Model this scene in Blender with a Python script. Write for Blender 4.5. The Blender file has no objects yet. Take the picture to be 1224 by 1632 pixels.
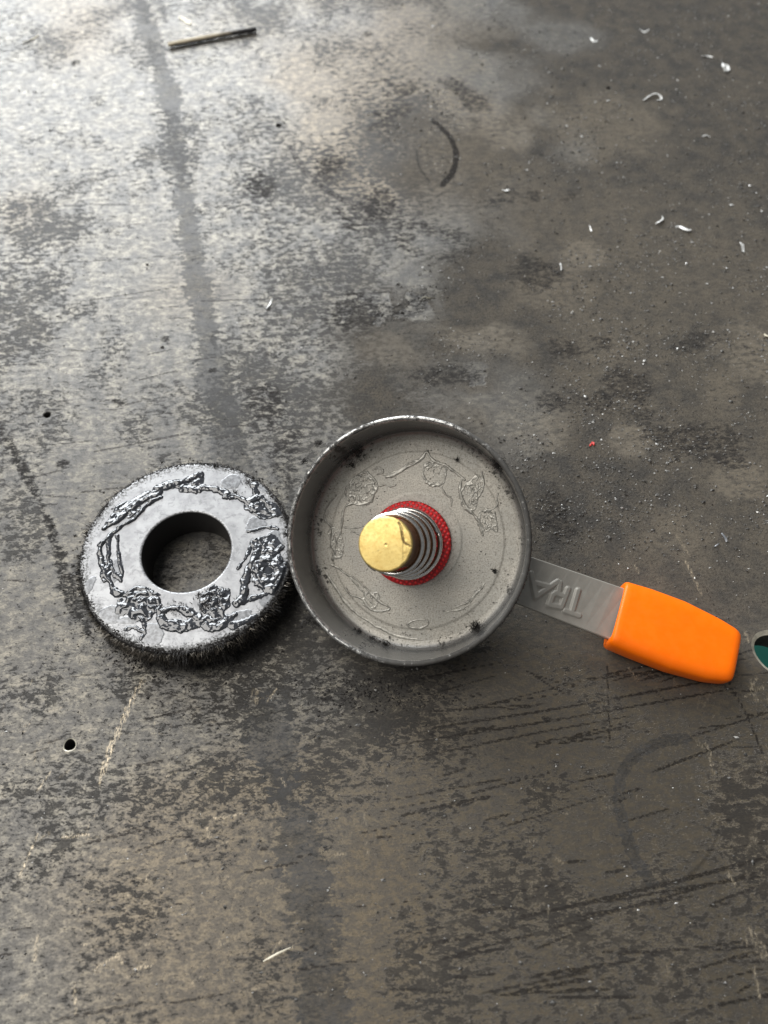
import bpy, math
import numpy as np
from mathutils import Matrix, Vector

rng = np.random.default_rng(11)
MM = 0.001
scene = bpy.context.scene
col = scene.collection

# ------------------------------------------------------------------ camera
F_PX, CX, CY = 1225.0, 612.0, 816.0          # phone lens, in photo pixels (1224 x 1632)
TH, DIST = math.radians(29.0), 190.0          # tilt from straight down, mm to the table along the axis
CAM = np.array([0.0, -DIST * math.sin(TH), DIST * math.cos(TH)])
AX = np.array([1.0, 0, 0])
AY = np.array([0, math.cos(TH), math.sin(TH)])
AZ = np.array([0, -math.sin(TH), math.cos(TH)])
cam_data = bpy.data.cameras.new('camera')
cam = bpy.data.objects.new('camera', cam_data)
col.objects.link(cam)
cam.location = Vector(CAM * MM)
cam.rotation_euler = (TH, 0, 0)
cam_data.sensor_fit = 'VERTICAL'
cam_data.sensor_height = 36.0
cam_data.lens = 36.0 * F_PX / 1632.0
cam_data.clip_start = 0.005
cam_data.clip_end = 20.0
cam_data.dof.use_dof = True
cam_data.dof.focus_distance = 0.172
cam_data.dof.aperture_fstop = 15.0
scene.camera = cam

# ------------------------------------------------------------------ room light
world = bpy.data.worlds.new('World')
scene.world = world
world.use_nodes = True
bg = world.node_tree.nodes['Background']
bg.inputs[0].default_value = (0.93, 0.97, 1.0, 1)
bg.inputs[1].default_value = 0.18


def area_light(name, az, el, dist, sx, sy, energy, color):
    d = bpy.data.lights.new(name, 'AREA')
    d.shape = 'RECTANGLE'
    d.size, d.size_y = sx, sy
    d.energy = energy
    d.color = color
    o = bpy.data.objects.new(name, d)
    col.objects.link(o)
    a, e = math.radians(az), math.radians(el)
    v = Vector((math.sin(a) * math.cos(e), math.cos(a) * math.cos(e), math.sin(e)))
    o.location = v * dist
    o.rotation_euler = v.to_track_quat('Z', 'Y').to_euler()
    return o


# the open workshop door, beyond the upper left of the picture
area_light('door_daylight', -24, 30, 2.6, 2.0, 1.4, 112, (0.93, 0.97, 1.0))
# roof light over the left end of the bench
area_light('roof_light', -88, 60, 2.4, 1.7, 1.7, 50, (1.0, 0.97, 0.92))

vs = scene.view_settings
vs.view_transform = 'Standard'
vs.look = 'None'
vs.exposure = 0.0
vs.gamma = 1.0


# ------------------------------------------------------------------ helpers
def project(P):
    d = P - CAM
    z = -(d @ AZ)
    return CX + F_PX * (d @ AX) / z, CY - F_PX * (d @ AY) / z


def ray(px, py):
    return AX * (px - CX) / F_PX - AY * (py - CY) / F_PX - AZ


def at(px, py, z=0.0):
    d = ray(px, py)
    return CAM + d * ((z - CAM[2]) / d[2])


def at_plane(px, py, p0, n):
    d = ray(px, py)
    return CAM + d * (((p0 - CAM) @ n) / (d @ n))


def mesh_obj(name, verts, faces, mat, parent=None, smooth=True, attrs=None):
    """verts in mm, faces an (n,3) or (n,4) array or a list of tuples"""
    me = bpy.data.meshes.new(name)
    verts = np.asarray(verts, dtype=np.float64) * MM
    if isinstance(faces, np.ndarray):
        nf, k = faces.shape
        me.vertices.add(len(verts))
        me.vertices.foreach_set('co', verts.astype(np.float32).ravel())
        me.loops.add(nf * k)
        me.loops.foreach_set('vertex_index', faces.astype(np.int32).ravel())
        me.polygons.add(nf)
        me.polygons.foreach_set('loop_start', (np.arange(nf) * k).astype(np.int32))
        me.update(calc_edges=True)
    else:
        me.from_pydata([tuple(v) for v in verts], [], faces)
    me.polygons.foreach_set('use_smooth', np.full(len(me.polygons), smooth))
    if attrs:
        for an, av in attrs.items():
            a = me.attributes.new(an, 'FLOAT', 'POINT')
            a.data.foreach_set('value', np.asarray(av, dtype=np.float32))
    me.materials.append(mat)
    me.update()
    o = bpy.data.objects.new(name, me)
    col.objects.link(o)
    if parent:
        o.parent = parent
    return o


def tag(o, label=None, cat=None, group=None, kind=None):
    if label: o['label'] = label
    if cat: o['category'] = cat
    if group: o['group'] = group
    if kind: o['kind'] = kind
    return o


def hash2(ix, iy, seed):
    h = (ix.astype(np.int64) * 374761393 + iy.astype(np.int64) * 668265263 + seed * 1442695041) & 0xFFFFFFFF
    h = ((h ^ (h >> 13)) * 1274126177) & 0xFFFFFFFF
    h = h ^ (h >> 16)
    return (h & 0xFFFFFF) / float(0xFFFFFF)


def vnoise(x, y, seed=0):
    ix, iy = np.floor(x), np.floor(y)
    fx, fy = x - ix, y - iy
    fx = fx * fx * (3 - 2 * fx); fy = fy * fy * (3 - 2 * fy)
    a = hash2(ix, iy, seed); b = hash2(ix + 1, iy, seed)
    c = hash2(ix, iy + 1, seed); d = hash2(ix + 1, iy + 1, seed)
    return (a * (1 - fx) + b * fx) * (1 - fy) + (c * (1 - fx) + d * fx) * fy


def fbm(x, y, octv=4, seed=0, rough=0.5):
    s = 0; amp = 1; tot = 0
    for i in range(octv):
        s = s + amp * vnoise(x * 2 ** i + 17.3 * i, y * 2 ** i - 9.1 * i, seed + i)
        tot += amp; amp *= rough
    return s / tot


def sstep(a, b, x):
    t = np.clip((x - a) / (b - a), 0, 1)
    return t * t * (3 - 2 * t)


def poly_dist(X, Y, pts, pad=12.0):
    """distance to a polyline and the parameter 0..1 along it; far points get a big number"""
    pts = np.asarray(pts, float)
    D = np.full(X.shape, 1e3); T = np.zeros(X.shape)
    lo, hi = pts.min(0) - pad, pts.max(0) + pad
    m = (X > lo[0]) & (X < hi[0]) & (Y > lo[1]) & (Y < hi[1])
    if not m.any():
        return D, T
    x, y = X[m], Y[m]
    d = np.full(x.shape, 1e3); t = np.zeros(x.shape)
    n = len(pts) - 1
    for i in range(n):
        a, b = pts[i], pts[i + 1]
        ab = b - a
        u = np.clip(((x - a[0]) * ab[0] + (y - a[1]) * ab[1]) / (ab @ ab + 1e-9), 0, 1)
        dd = np.hypot(x - a[0] - u * ab[0], y - a[1] - u * ab[1])
        k = dd < d
        d[k] = dd[k]; t[k] = (i + u[k]) / n
    D[m] = d; T[m] = t
    return D, T


def smooth_line(pts, n=8):
    pts = np.asarray(pts, float)
    if len(pts) < 3:
        return pts
    P = np.vstack([2 * pts[0] - pts[1], pts, 2 * pts[-1] - pts[-2]])
    out = []
    for i in range(1, len(P) - 2):
        for t in np.linspace(0, 1, n, endpoint=False):
            p0, p1, p2, p3 = P[i - 1], P[i], P[i + 1], P[i + 2]
            out.append(0.5 * (2 * p1 + (p2 - p0) * t + (2 * p0 - 5 * p1 + 4 * p2 - p3) * t ** 2 + (3 * p1 - p0 - 3 * p2 + p3) * t ** 3))
    out.append(pts[-1])
    return np.array(out)


def lathe(profile, seg):
    prof = np.asarray(profile, float)
    a = np.linspace(0, 2 * np.pi, seg, endpoint=False)
    r, z = prof[:, 0], prof[:, 1]
    V = np.stack([np.outer(r, np.cos(a)), np.outer(r, np.sin(a)), np.outer(z, np.ones(seg))], -1).reshape(-1, 3)
    m = len(prof)
    i, j = np.meshgrid(np.arange(m - 1), np.arange(seg), indexing='ij')
    j2 = (j + 1) % seg
    Fc = np.stack([i * seg + j, i * seg + j2, (i + 1) * seg + j2, (i + 1) * seg + j], -1).reshape(-1, 4)
    return V, Fc


def tube(path, radii, seg=10, cap=True):
    path = np.asarray(path, float)
    n = len(path)
    radii = np.broadcast_to(radii, (n,))
    tan = np.gradient(path, axis=0)
    tan /= np.linalg.norm(tan, axis=1)[:, None]
    up = np.array([0, 0, 1.0]) if abs(tan[0, 2]) < 0.9 else np.array([1.0, 0, 0])
    V = []
    for p, t, r in zip(path, tan, radii):
        u = np.cross(t, up); u /= np.linalg.norm(u)
        w = np.cross(u, t)
        a = np.linspace(0, 2 * np.pi, seg, endpoint=False)
        V.append(p + r * (np.outer(np.cos(a), u) + np.outer(np.sin(a), w)))
        up = w
    V = np.vstack(V)
    Fc = []
    for i in range(n - 1):
        for j in range(seg):
            k = (j + 1) % seg
            Fc.append((i * seg + j, i * seg + k, (i + 1) * seg + k, (i + 1) * seg + j))
    if cap:
        Fc.append(tuple(range(seg))[::-1]); Fc.append(tuple(range((n - 1) * seg, n * seg)))
    return V, Fc


def needles(base, direc, length, width):
    """thin three-sided spikes: arrays (n,3),(n,3),(n,),(n,)"""
    n = len(base)
    direc = direc / np.linalg.norm(direc, axis=1)[:, None]
    r = rng.normal(size=(n, 3))
    u = np.cross(direc, r); u /= np.linalg.norm(u, axis=1)[:, None]
    w = np.cross(direc, u)
    V = np.zeros((n, 4, 3))
    for k in range(3):
        a = 2 * math.pi * k / 3
        V[:, k] = base + width[:, None] * (math.cos(a) * u + math.sin(a) * w)
    V[:, 3] = base + direc * length[:, None]
    b = (np.arange(n) * 4)[:, None]
    Fc = np.concatenate([b + np.array([[0, 1, 3]]), b + np.array([[1, 2, 3]]), b + np.array([[2, 0, 3]])], 0)
    return V.reshape(-1, 3), Fc


def grains(pos, size, flat=0.6):
    """irregular six-point grains"""
    n = len(pos)
    base = np.array([[1, 0, 0], [-1, 0, 0], [0, 1, 0], [0, -1, 0], [0, 0, 1], [0, 0, -1]], float)
    tri = np.array([[0, 2, 4], [2, 1, 4], [1, 3, 4], [3, 0, 4], [2, 0, 5], [1, 2, 5], [3, 1, 5], [0, 3, 5]])
    s = rng.uniform(0.45, 1.3, (n, 6, 1))
    a = rng.uniform(0, 6.28, n)
    V = base[None] * s
    V[:, :, 2] *= flat
    ca, sa = np.cos(a)[:, None], np.sin(a)[:, None]
    x = V[:, :, 0] * ca - V[:, :, 1] * sa; y = V[:, :, 0] * sa + V[:, :, 1] * ca
    st = rng.uniform(0.7, 1.9, n)[:, None]
    V = np.stack([x * st, y, V[:, :, 2]], -1) * size[:, None, None] + pos[:, None, :]
    Fc = (np.arange(n) * 6)[:, None, None] + tri[None]
    return V.reshape(-1, 3), Fc.reshape(-1, 3)


def height_patch(x0, x1, y0, y1, res, hf, eps=0.012, sink=0.03):
    """grid of heights kept only where something rises above the surface"""
    xs = np.arange(x0, x1 + res, res); ys = np.arange(y0, y1 + res, res)
    X, Y = np.meshgrid(xs, ys)
    H, extra = hf(X, Y)
    nx, ny = len(xs), len(ys)
    keepv = H > eps
    i, j = np.meshgrid(np.arange(ny - 1), np.arange(nx - 1), indexing='ij')
    q = np.stack([i * nx + j, i * nx + j + 1, (i + 1) * nx + j + 1, (i + 1) * nx + j], -1).reshape(-1, 4)
    k = keepv.ravel()[q].any(1)
    q = q[k]
    Z = np.where(keepv, H, -sink)
    V = np.stack([X, Y, Z], -1).reshape(-1, 3)
    used = np.unique(q)
    remap = np.full(len(V), -1); remap[used] = np.arange(len(used))
    return V[used], remap[q], {k2: v.ravel()[used] for k2, v in extra.items()}


# ------------------------------------------------------------------ material nodes
class Nodes:
    def __init__(self, name):
        self.m = bpy.data.materials.new(name)
        self.m.use_nodes = True
        self.t = self.m.node_tree
        self.b = self.t.nodes['Principled BSDF']

    def n(self, typ, **kw):
        nd = self.t.nodes.new(typ)
        for k, v in kw.items():
            setattr(nd, k, v)
        return nd

    def put(self, sock, v):
        if isinstance(v, bpy.types.NodeSocket):
            self.t.links.new(v, sock)
        elif isinstance(v, (tuple, list)):
            sock.default_value = tuple(v) + ((1.0,) if len(v) == 3 and len(sock.default_value) == 4 else ())
        else:
            sock.default_value = v

    def attr(self, name):
        return self.n('ShaderNodeAttribute', attribute_name=name).outputs['Fac']

    def coord(self, rot=0.0, scale=(1, 1, 1), loc=(0, 0, 0)):
        tc = self.n('ShaderNodeTexCoord')
        mp = self.n('ShaderNodeMapping')
        self.put(mp.inputs['Vector'], tc.outputs['Object'])
        mp.inputs['Rotation'].default_value = (0, 0, rot)
        mp.inputs['Scale'].default_value = tuple(1000.0 * s for s in scale)   # object metres -> mm
        mp.inputs['Location'].default_value = loc
        return mp.outputs['Vector']

    def noise(self, vec, scale, detail=3, rough=0.55, dist=0.0, out='Fac'):
        nd = self.n('ShaderNodeTexNoise')
        self.put(nd.inputs['Vector'], vec)
        nd.inputs['Scale'].default_value = scale
        nd.inputs['Detail'].default_value = detail
        nd.inputs['Roughness'].default_value = rough
        nd.inputs['Distortion'].default_value = dist
        return nd.outputs[out]

    def voro(self, vec, scale, feature='F1', out='Distance', rnd=1.0):
        nd = self.n('ShaderNodeTexVoronoi', feature=feature)
        self.put(nd.inputs['Vector'], vec)
        nd.inputs['Scale'].default_value = scale
        nd.inputs['Randomness'].default_value = rnd
        return nd.outputs[out]

    def math(self, op, a, b=0.0, clamp=False):
        nd = self.n('ShaderNodeMath', operation=op, use_clamp=clamp)
        self.put(nd.inputs[0], a); self.put(nd.inputs[1], b)
        return nd.outputs[0]

    def step(self, v, a, b, lo=0.0, hi=1.0):
        nd = self.n('ShaderNodeMapRange', interpolation_type='SMOOTHSTEP')
        self.put(nd.inputs['Value'], v)
        self.put(nd.inputs['From Min'], a); self.put(nd.inputs['From Max'], b)
        self.put(nd.inputs['To Min'], lo); self.put(nd.inputs['To Max'], hi)
        return nd.outputs['Result']

    def mix(self, f, a, b):
        nd = self.n('ShaderNodeMix', data_type='RGBA')
        self.put(nd.inputs[0], f); self.put(nd.inputs[6], a); self.put(nd.inputs[7], b)
        return nd.outputs[2]

    def mixf(self, f, a, b):
        nd = self.n('ShaderNodeMix', data_type='FLOAT')
        self.put(nd.inputs[0], f); self.put(nd.inputs[2], a); self.put(nd.inputs[3], b)
        return nd.outputs[0]

    def bump(self, h, strength=0.5, dist=0.1, normal=None):
        nd = self.n('ShaderNodeBump')
        nd.inputs['Strength'].default_value = strength
        nd.inputs['Distance'].default_value = dist * MM
        self.put(nd.inputs['Height'], h)
        if normal is not None:
            self.put(nd.inputs['Normal'], normal)
        return nd.outputs[0]

    def set(self, **kw):
        names = dict(color='Base Color', rough='Roughness', metal='Metallic', spec='Specular IOR Level', normal='Normal',
                     coat='Coat Weight', coat_rough='Coat Roughness', sss='Subsurface Weight', aniso='Anisotropic')
        for k, v in kw.items():
            self.put(self.b.inputs[names[k]], v)
        return self.m


def simple(name, color, rough=0.6, metal=0.0, vary=0.25, scale=0.8):
    N = Nodes(name)
    c = N.noise(N.coord(), scale, 4)
    dark = tuple(x * (1 - vary) for x in color); lite = tuple(min(1, x * (1 + vary)) for x in color)
    return N.set(color=N.mix(N.step(c, 0.3, 0.7), dark, lite), rough=rough, metal=metal)


# ---------------------------------------------------------------- the steel bench top
def mat_table():
    N = Nodes('worn_steel_plate')
    v = N.coord(rot=math.radians(-9))
    vs_ = N.coord(rot=math.radians(-9), scale=(0.55, 1.0, 1.0))
    cover, band, dust = N.attr('cover'), N.attr('band'), N.attr('dust')
    dscr, bscr, brown, black = N.attr('dscr'), N.attr('bscr'), N.attr('brown'), N.attr('black')
    mid = N.noise(v, 0.16, 6, 0.68)
    fine = N.noise(vs_, 2.6, 3, 0.7)
    # bare steel
    steel = N.mix(N.step(mid, 0.36, 0.62), (0.172, 0.157, 0.130), (0.098, 0.093, 0.085))
    steel = N.mix(brown, steel, (0.142, 0.115, 0.080))
    steel = N.mix(N.step(fine, 0.42, 0.72, 0, 0.55), steel, (0.055, 0.051, 0.045))
    # dark scale flecks, drawn out along the rolling direction
    m1 = N.noise(vs_, 0.72, 7, 0.72, 0.25)
    m2 = N.noise(vs_, 2.0, 5, 0.72, 0.3)
    film = N.step(m1, 0.43, 0.53)
    steel = N.mix(N.math('MULTIPLY', film, 0.50), steel, (0.052, 0.051, 0.052))
    thr = N.math('SUBTRACT', 0.70, N.math('MULTIPLY', cover, 0.30))
    f1 = N.step(m1, thr, N.math('ADD', thr, 0.035))
    thr2 = N.math('SUBTRACT', 0.665, N.math('MULTIPLY', cover, 0.20))
    f2 = N.step(m2, thr2, N.math('ADD', thr2, 0.05))
    mod = N.step(mid, 0.30, 0.60, 0.55, 1.0)
    fleck = N.math('MAXIMUM', N.math('MULTIPLY', f1, N.step(fine, 0.2, 0.55, 0.62, 1.0)), N.math('MULTIPLY', f2, 0.85))
    scalecol = N.mix(N.step(mid, 0.38, 0.62), (0.017, 0.014, 0.011), (0.029, 0.026, 0.023))
    c = N.mix(N.math('MULTIPLY', fleck, N.math('MULTIPLY', mod, 0.95)), steel, scalecol)
    bandm = N.step(N.math('ADD', band, N.math('MULTIPLY', N.math('SUBTRACT', m1, 0.5), 2.4)), 0.42, 0.62)
    c = N.mix(N.math('MULTIPLY', bandm, N.step(m2, 0.35, 0.6, 0.35, 0.75)), c, N.mix(N.step(mid, 0.35, 0.65), (0.024, 0.023, 0.022), (0.055, 0.054, 0.054)))
    # grit and dust
    g = N.noise(v, 1.7, 5, 0.85)
    dcol = N.mix(N.step(mid, 0.36, 0.62), (0.058, 0.054, 0.049), (0.098, 0.085, 0.068))
    dcol = N.mix(N.step(g, 0.45, 0.62, 0, 0.8), dcol, (0.022, 0.021, 0.020))
    dcol = N.mix(N.step(g, 0.42, 0.28, 0, 0.55), dcol, (0.20, 0.185, 0.16))
    dcol = N.mix(N.math('MULTIPLY', N.attr('tan'), N.step(m1, 0.62, 0.42, 0.25, 0.85)), dcol, (0.175, 0.148, 0.112))
    dm = N.math('MULTIPLY', dust, N.step(m1, 0.22, 0.46, 0.35, 1.0), clamp=True)
    c = N.mix(dm, c, dcol)
    # soot with the cup's shadow painted in, scratches
    sbm = N.math('ADD', N.math('MULTIPLY', m1, 0.5), N.math('MULTIPLY', m2, 0.5))
    sbt = N.math('SUBTRACT', 0.76, N.math('MULTIPLY', black, 0.50))
    sb = N.step(sbm, sbt, N.math('ADD', sbt, 0.16))
    c = N.mix(N.math('MULTIPLY', sb, 0.88), c, (0.022, 0.020, 0.019))
    ds = N.math('MULTIPLY', N.step(dscr, 0.15, 0.55), N.step(m2, 0.40, 0.50))
    c = N.mix(N.math('MULTIPLY', ds, 0.85), c, (0.016, 0.013, 0.011))
    bs = N.math('MULTIPLY', bscr, N.step(N.noise(N.coord(scale=(2.2, 0.7, 1)), 1.6, 4, 0.7), 0.44, 0.56))
    c = N.mix(N.math('MULTIPLY', bs, 0.85), c, (0.55, 0.46, 0.33))
    ro = N.mixf(fleck, N.mixf(film, 0.36, 0.44), 0.46)
    ro = N.math('ADD', ro, N.step(fine, 0.3, 0.8, -0.05, 0.12))
    ro = N.mixf(bandm, ro, 0.52)
    ro = N.mixf(dm, ro, 0.80)
    ro = N.mixf(sb, ro, 0.85)
    me = N.mixf(fleck, 0.62, 0.0)
    me = N.mixf(dm, me, 0.05)
    me = N.mixf(bs, me, 0.8)
    h = N.math('ADD', N.math('MULTIPLY', fleck, 0.45), N.math('MULTIPLY', fine, 0.7))
    h = N.math('ADD', h, N.math('MULTIPLY', N.math('MULTIPLY', g, dust), 4.0))
    return N.set(color=c, rough=ro, metal=me, spec=N.mixf(dm, N.mixf(fleck, 0.50, 0.22), 0.15), normal=N.bump(h, 0.6, 0.13))


def grid_axis(lo, hi, outer, d0, growth):
    core = list(np.arange(lo, hi, d0))
    a, d = core[-1], d0
    while a < outer[1]:
        d *= growth; a += d; core.append(a)
    b, d = core[0], d0
    pre = []
    while b > outer[0]:
        d *= growth; b -= d; pre.append(b)
    return np.array(pre[::-1] + core)


HOLES = [((111, 1187), 1.42), ((75, 661), 1.15), ((444, 200), 1.10), ((970, 140), 1.05)]
BIG = ((1237, 1038), 5.3)


def build_table():
    xs = grid_axis(-104, 104, (-620, 620), 0.40, 1.022)
    ys = grid_axis(-112, 60, (-520, 700), 0.40, 1.006)
    ys = ys[ys < 720]
    X, Y = np.meshgrid(xs, ys)
    nx, ny = len(xs), len(ys)
    P = np.stack([X, Y, 0 * X], -1)
    dz = -((P - CAM) @ AZ)
    ok = dz > 30
    U = np.where(ok, CX + F_PX * ((P - CAM) @ AX) / np.where(ok, dz, 1), -999)
    W = np.where(ok, CY - F_PX * ((P - CAM) @ AY) / np.where(ok, dz, 1), 3000)
    # --- regional masks (world-space noise, shapes placed from the photo)
    n1 = fbm(X / 34, Y / 34, 4, 3); n2 = fbm(X / 11, Y / 11, 4, 9); n3 = fbm(X / 70, Y / 70, 3, 21)

    def window(lo, hi, pad):
        a, b = np.searchsorted(xs, [lo[0] - pad, hi[0] + pad]); c, d = np.searchsorted(ys, [lo[1] - pad, hi[1] + pad])
        return (slice(c, d), slice(a, b)) if b > a and d > c else None

    def blob(px, py, rx, ry, rot=0.0, soft=0.6):
        c = at(px, py); sc = np.linalg.norm(CAM - c) / F_PX
        a = math.radians(rot)
        fy = 1.0 / max(0.35, -(ray(px, py)[2]) / np.linalg.norm(ray(px, py)))
        big = 1.6 * max(rx, ry * fy) * sc
        out = np.zeros_like(X)
        sl = window(c[:2], c[:2], big)
        if sl is None:
            return out
        dx, dy = X[sl] - c[0], Y[sl] - c[1]
        u = (dx * math.cos(a) + dy * math.sin(a)) / (rx * sc); w = (-dx * math.sin(a) + dy * math.cos(a)) / (ry * sc * fy)
        r = np.hypot(u, w) + (n2[sl] - 0.5) * 1.1
        out[sl] = 1 - sstep(1 - soft, 1.0, r)
        return out

    dust = sstep(560, 820, U - 0.30 * np.clip(420 - W, 0, 420) + (n1 - 0.5) * 460 + (n2 - .5) * 160) * (1 - sstep(850, 1040, W + (n1 - 0.5) * 220 - 0.10 * (U - 800)))
    dust = np.maximum(dust, 0.75 * blob(690, 560, 200, 130) * (n2 > 0.35))
    dust = np.where(U < -900, 0.4, dust)
    tan = np.zeros_like(X)
    for b in ((770, 540, 110, 30, -8), (850, 690, 80, 45), (640, 140, 120, 90), (800, 200, 90, 40), (920, 400, 60, 30), (1000, 700, 40, 30), (1190, 560, 60, 50), (1180, 770, 60, 40)):
        k_ = blob(*b)
        dust *= 1 - 0.25 * k_
        tan = np.maximum(tan, k_)
    for b in ((780, 660, 120, 50), (900, 470, 110, 40), (1150, 620, 60, 60), (960, 200, 140, 60), (700, 60, 120, 50), (1080, 860, 90, 60), (620, 560, 70, 40)):
        tan = np.maximum(tan, 0.6 * blob(*b))
    tan = np.maximum(tan, np.clip((n3 - 0.5) * 2, 0, 0.5))
    cover = 0.42 + 1.1 * (n1 - 0.5) + 1.0 * (n2 - 0.5)
    cover += 0.34 * blob(570, 330, 190, 110) + 0.34 * blob(640, 170, 110, 80) + 0.34 * blob(520, 480, 150, 90) + 0.3 * blob(420, 250, 80, 90) + 0.25 * blob(420, 640, 110, 90)
    cover += 0.28 * blob(430, 1200, 420, 130, 8) + 0.22 * blob(900, 1480, 260, 150, 15) + 0.22 * blob(1170, 1300, 60, 130)
    cover -= 0.02 * blob(120, 430, 240, 320) + 0.22 * blob(1000, 1290, 170, 160) + 0.3 * blob(590, 1450, 70, 170) + 0.2 * blob(640, 1250, 60, 120)
    cover -= 0.20 * blob(850, 1130, 160, 60)
    brown = np.clip(sstep(0.45, 0.7, n3 + 0.25 * sstep(900, 1500, W)) * 0.8 + 0.6 * blob(600, 1480, 90, 150) + 0.6 * blob(640, 150, 200, 130), 0, 1)
    brown = np.maximum(brown, 0.8 * sstep(1000, 1300, W) * sstep(500, 900, U))
    band = np.zeros_like(X); dscr = np.zeros_like(X); bscr = np.zeros_like(X); black = np.zeros_like(X)

    def wpts(pts):
        return np.array([at(*p)[:2] for p in pts])

    def stroke(arr, pts, w, strength=1.0, soft=0.4, wob=0.0, fade=False):
        L = smooth_line(wpts(pts))
        sl = window(L.min(0), L.max(0), w * 2 + 3)
        if sl is None:
            return
        d, t = poly_dist(X[sl], Y[sl], L, pad=w * 2 + 3)
        if wob:
            d = d + (n2[sl] - 0.5) * wob
        s = strength * (1 - sstep(w * (1 - soft), w * (1 + soft), d))
        if fade:
            s = s * sstep(0, 0.2, t) * (1 - sstep(0.8, 1, t))
        arr[sl] = np.maximum(arr[sl], s)

    stroke(band, [(215, -40), (240, 60), (268, 150), (280, 240), (297, 330), (310, 430), (332, 540), (350, 640), (372, 740), (400, 860)], 4.2, 0.9, 0.85, 6.0)
    stroke(band, [(415, 1130), (440, 1210), (470, 1290), (490, 1360), (500, 1450), (508, 1540), (520, 1660)], 4.7, 0.95, 0.95, 8.0)
    stroke(band, [(800, 200), (880, 130)], 4, 0.7, 0.6, 4)
    # ring marks left by a cup
    stroke(dscr, [(1100, 1178), (1135, 1200), (1150, 1240), (1150, 1300), (1130, 1360), (1090, 1400), (1042, 1408)], 0.4, 0.35, 0.5, 1.0)
    stroke(band, [(1042, 1409), (1015, 1372), (996, 1322), (986, 1272), (994, 1230), (1016, 1202), (1050, 1184), (1092, 1176)], 1.15, 1.3, 0.5, 0.8)
    stroke(dscr, [(1030, 1392), (1006, 1345), (990, 1295), (988, 1252), (1004, 1216), (1034, 1191), (1080, 1177)], 0.4, 0.3, 0.5, 0.8)
    stroke(dscr, [(690, 192), (714, 215), (727, 245), (721, 275), (706, 294)], 1.0, 1.0, 0.4, 0.6)
    stroke(black, [(690, 192), (714, 215), (727, 245), (721, 275), (706, 294)], 1.2, 0.9, 0.6, 0.6)
    stroke(dscr, [(664, 240), (668, 265), (685, 290)], 0.5, 0.5)
    stroke(dscr, [(462, 235), (490, 277), (528, 308), (566, 326), (600, 326)], 1.1, 0.9, 0.5, 1.0)
    stroke(black, [(462, 235), (490, 277), (528, 308), (566, 326), (600, 326)], 1.3, 0.6, 0.6, 1.0)
    # stain left of the magnet, dark arc along its near side
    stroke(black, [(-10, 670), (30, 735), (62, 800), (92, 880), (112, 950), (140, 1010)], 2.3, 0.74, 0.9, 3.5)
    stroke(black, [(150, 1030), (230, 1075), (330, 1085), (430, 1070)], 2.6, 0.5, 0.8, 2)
    for (px, py, r) in ((340, 590, 7), (428, 563, 10), (262, 540, 7), (300, 675, 7), (70, 700, 9), (560, 360, 22), (640, 380, 26), (600, 180, 14), (735, 150, 16), (850, 315, 24), (860, 245, 20),
                        (640, 150, 22), (585, 55, 9), (120, 100, 8), (235, 115, 7), (90, 90, 6), (180, 520, 9), (190, 640, 12), (250, 760, 10), (470, 720, 10), (100, 740, 14), (960, 545, 20),
                        (1120, 540, 24), (1150, 730, 40), (1050, 690, 24), (880, 640, 26), (870, 1145, 12), (690, 1170, 14), (1050, 1440, 10), (1090, 1500, 10), (520, 1110, 16), (390, 1240, 12), (740, 980, 18)):
        black = np.maximum(black, 0.72 * blob(px, py, r * 1.7, r, 0, 0.9))
    for b in ((600, 340, 120, 60, 8, 0.9), (640, 180, 90, 80, 0, 0.9), (520, 270, 60, 70, 0, 0.9), (800, 320, 110, 40, 10, 0.9), (740, 150, 60, 60, 20, 0.9), (850, 430, 90, 50, 0, 0.9), (1000, 620, 160, 60, 0, 0.9),
              (900, 560, 90, 40, 0, 0.9), (1120, 700, 120, 90, 0, 0.9), (880, 830, 80, 120, 0, 0.9), (420, 300, 60, 50, 0, 0.9), (560, 500, 110, 60, 0, 0.9), (430, 640, 70, 70, 0, 0.9), (700, 600, 120, 40, 0, 0.9)):  # the blob right of the cup paints in the cup's shadow
        black = np.maximum(black, 0.72 * blob(*b))
    for b in ((900, 1520, 260, 90, 12, 0.9), (830, 1400, 150, 80, 12, 0.9), (1180, 1330, 60, 120, 0, 0.9), (420, 1150, 200, 60, 8, 0.9), (250, 1400, 200, 90, 8, 0.9), (820, 1250, 60, 160, 0, 0.9)):  # the tall last blob paints in part of the cup's shadow
        black = np.maximum(black, 0.36 * blob(*b))
    for pts, w_ in (([(555, 175), (575, 140), (612, 128), (640, 150), (632, 188), (590, 205)], 3.0), ([(540, 338), (590, 366), (660, 358), (740, 382)], 3.6),
                    ([(820, 318), (870, 332), (925, 305)], 2.6), ([(640, 392), (700, 410), (770, 400)], 3.0), ([(560, 470), (620, 500), (690, 470)], 3.0),
                    ([(1080, 560), (1140, 540), (1200, 560)], 2.6), ([(930, 640), (1010, 660), (1090, 640)], 2.6), ([(470, 690), (450, 730), (465, 770)], 2.0)):
        stroke(black, pts, w_ * 1.25, 0.68, 1.0, 9.0)
    black = np.maximum(black, np.clip(0.9 * (n1 - 0.42), 0, 0.5))
    black = np.maximum(black, 0.42 * blob(700, 1130, 120, 70, 0, 0.8))  # soft shadow below the cup, painted in as darkening
    # long dark scratches, rising to the right in the near half
    R2 = np.random.default_rng(5)
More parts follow.
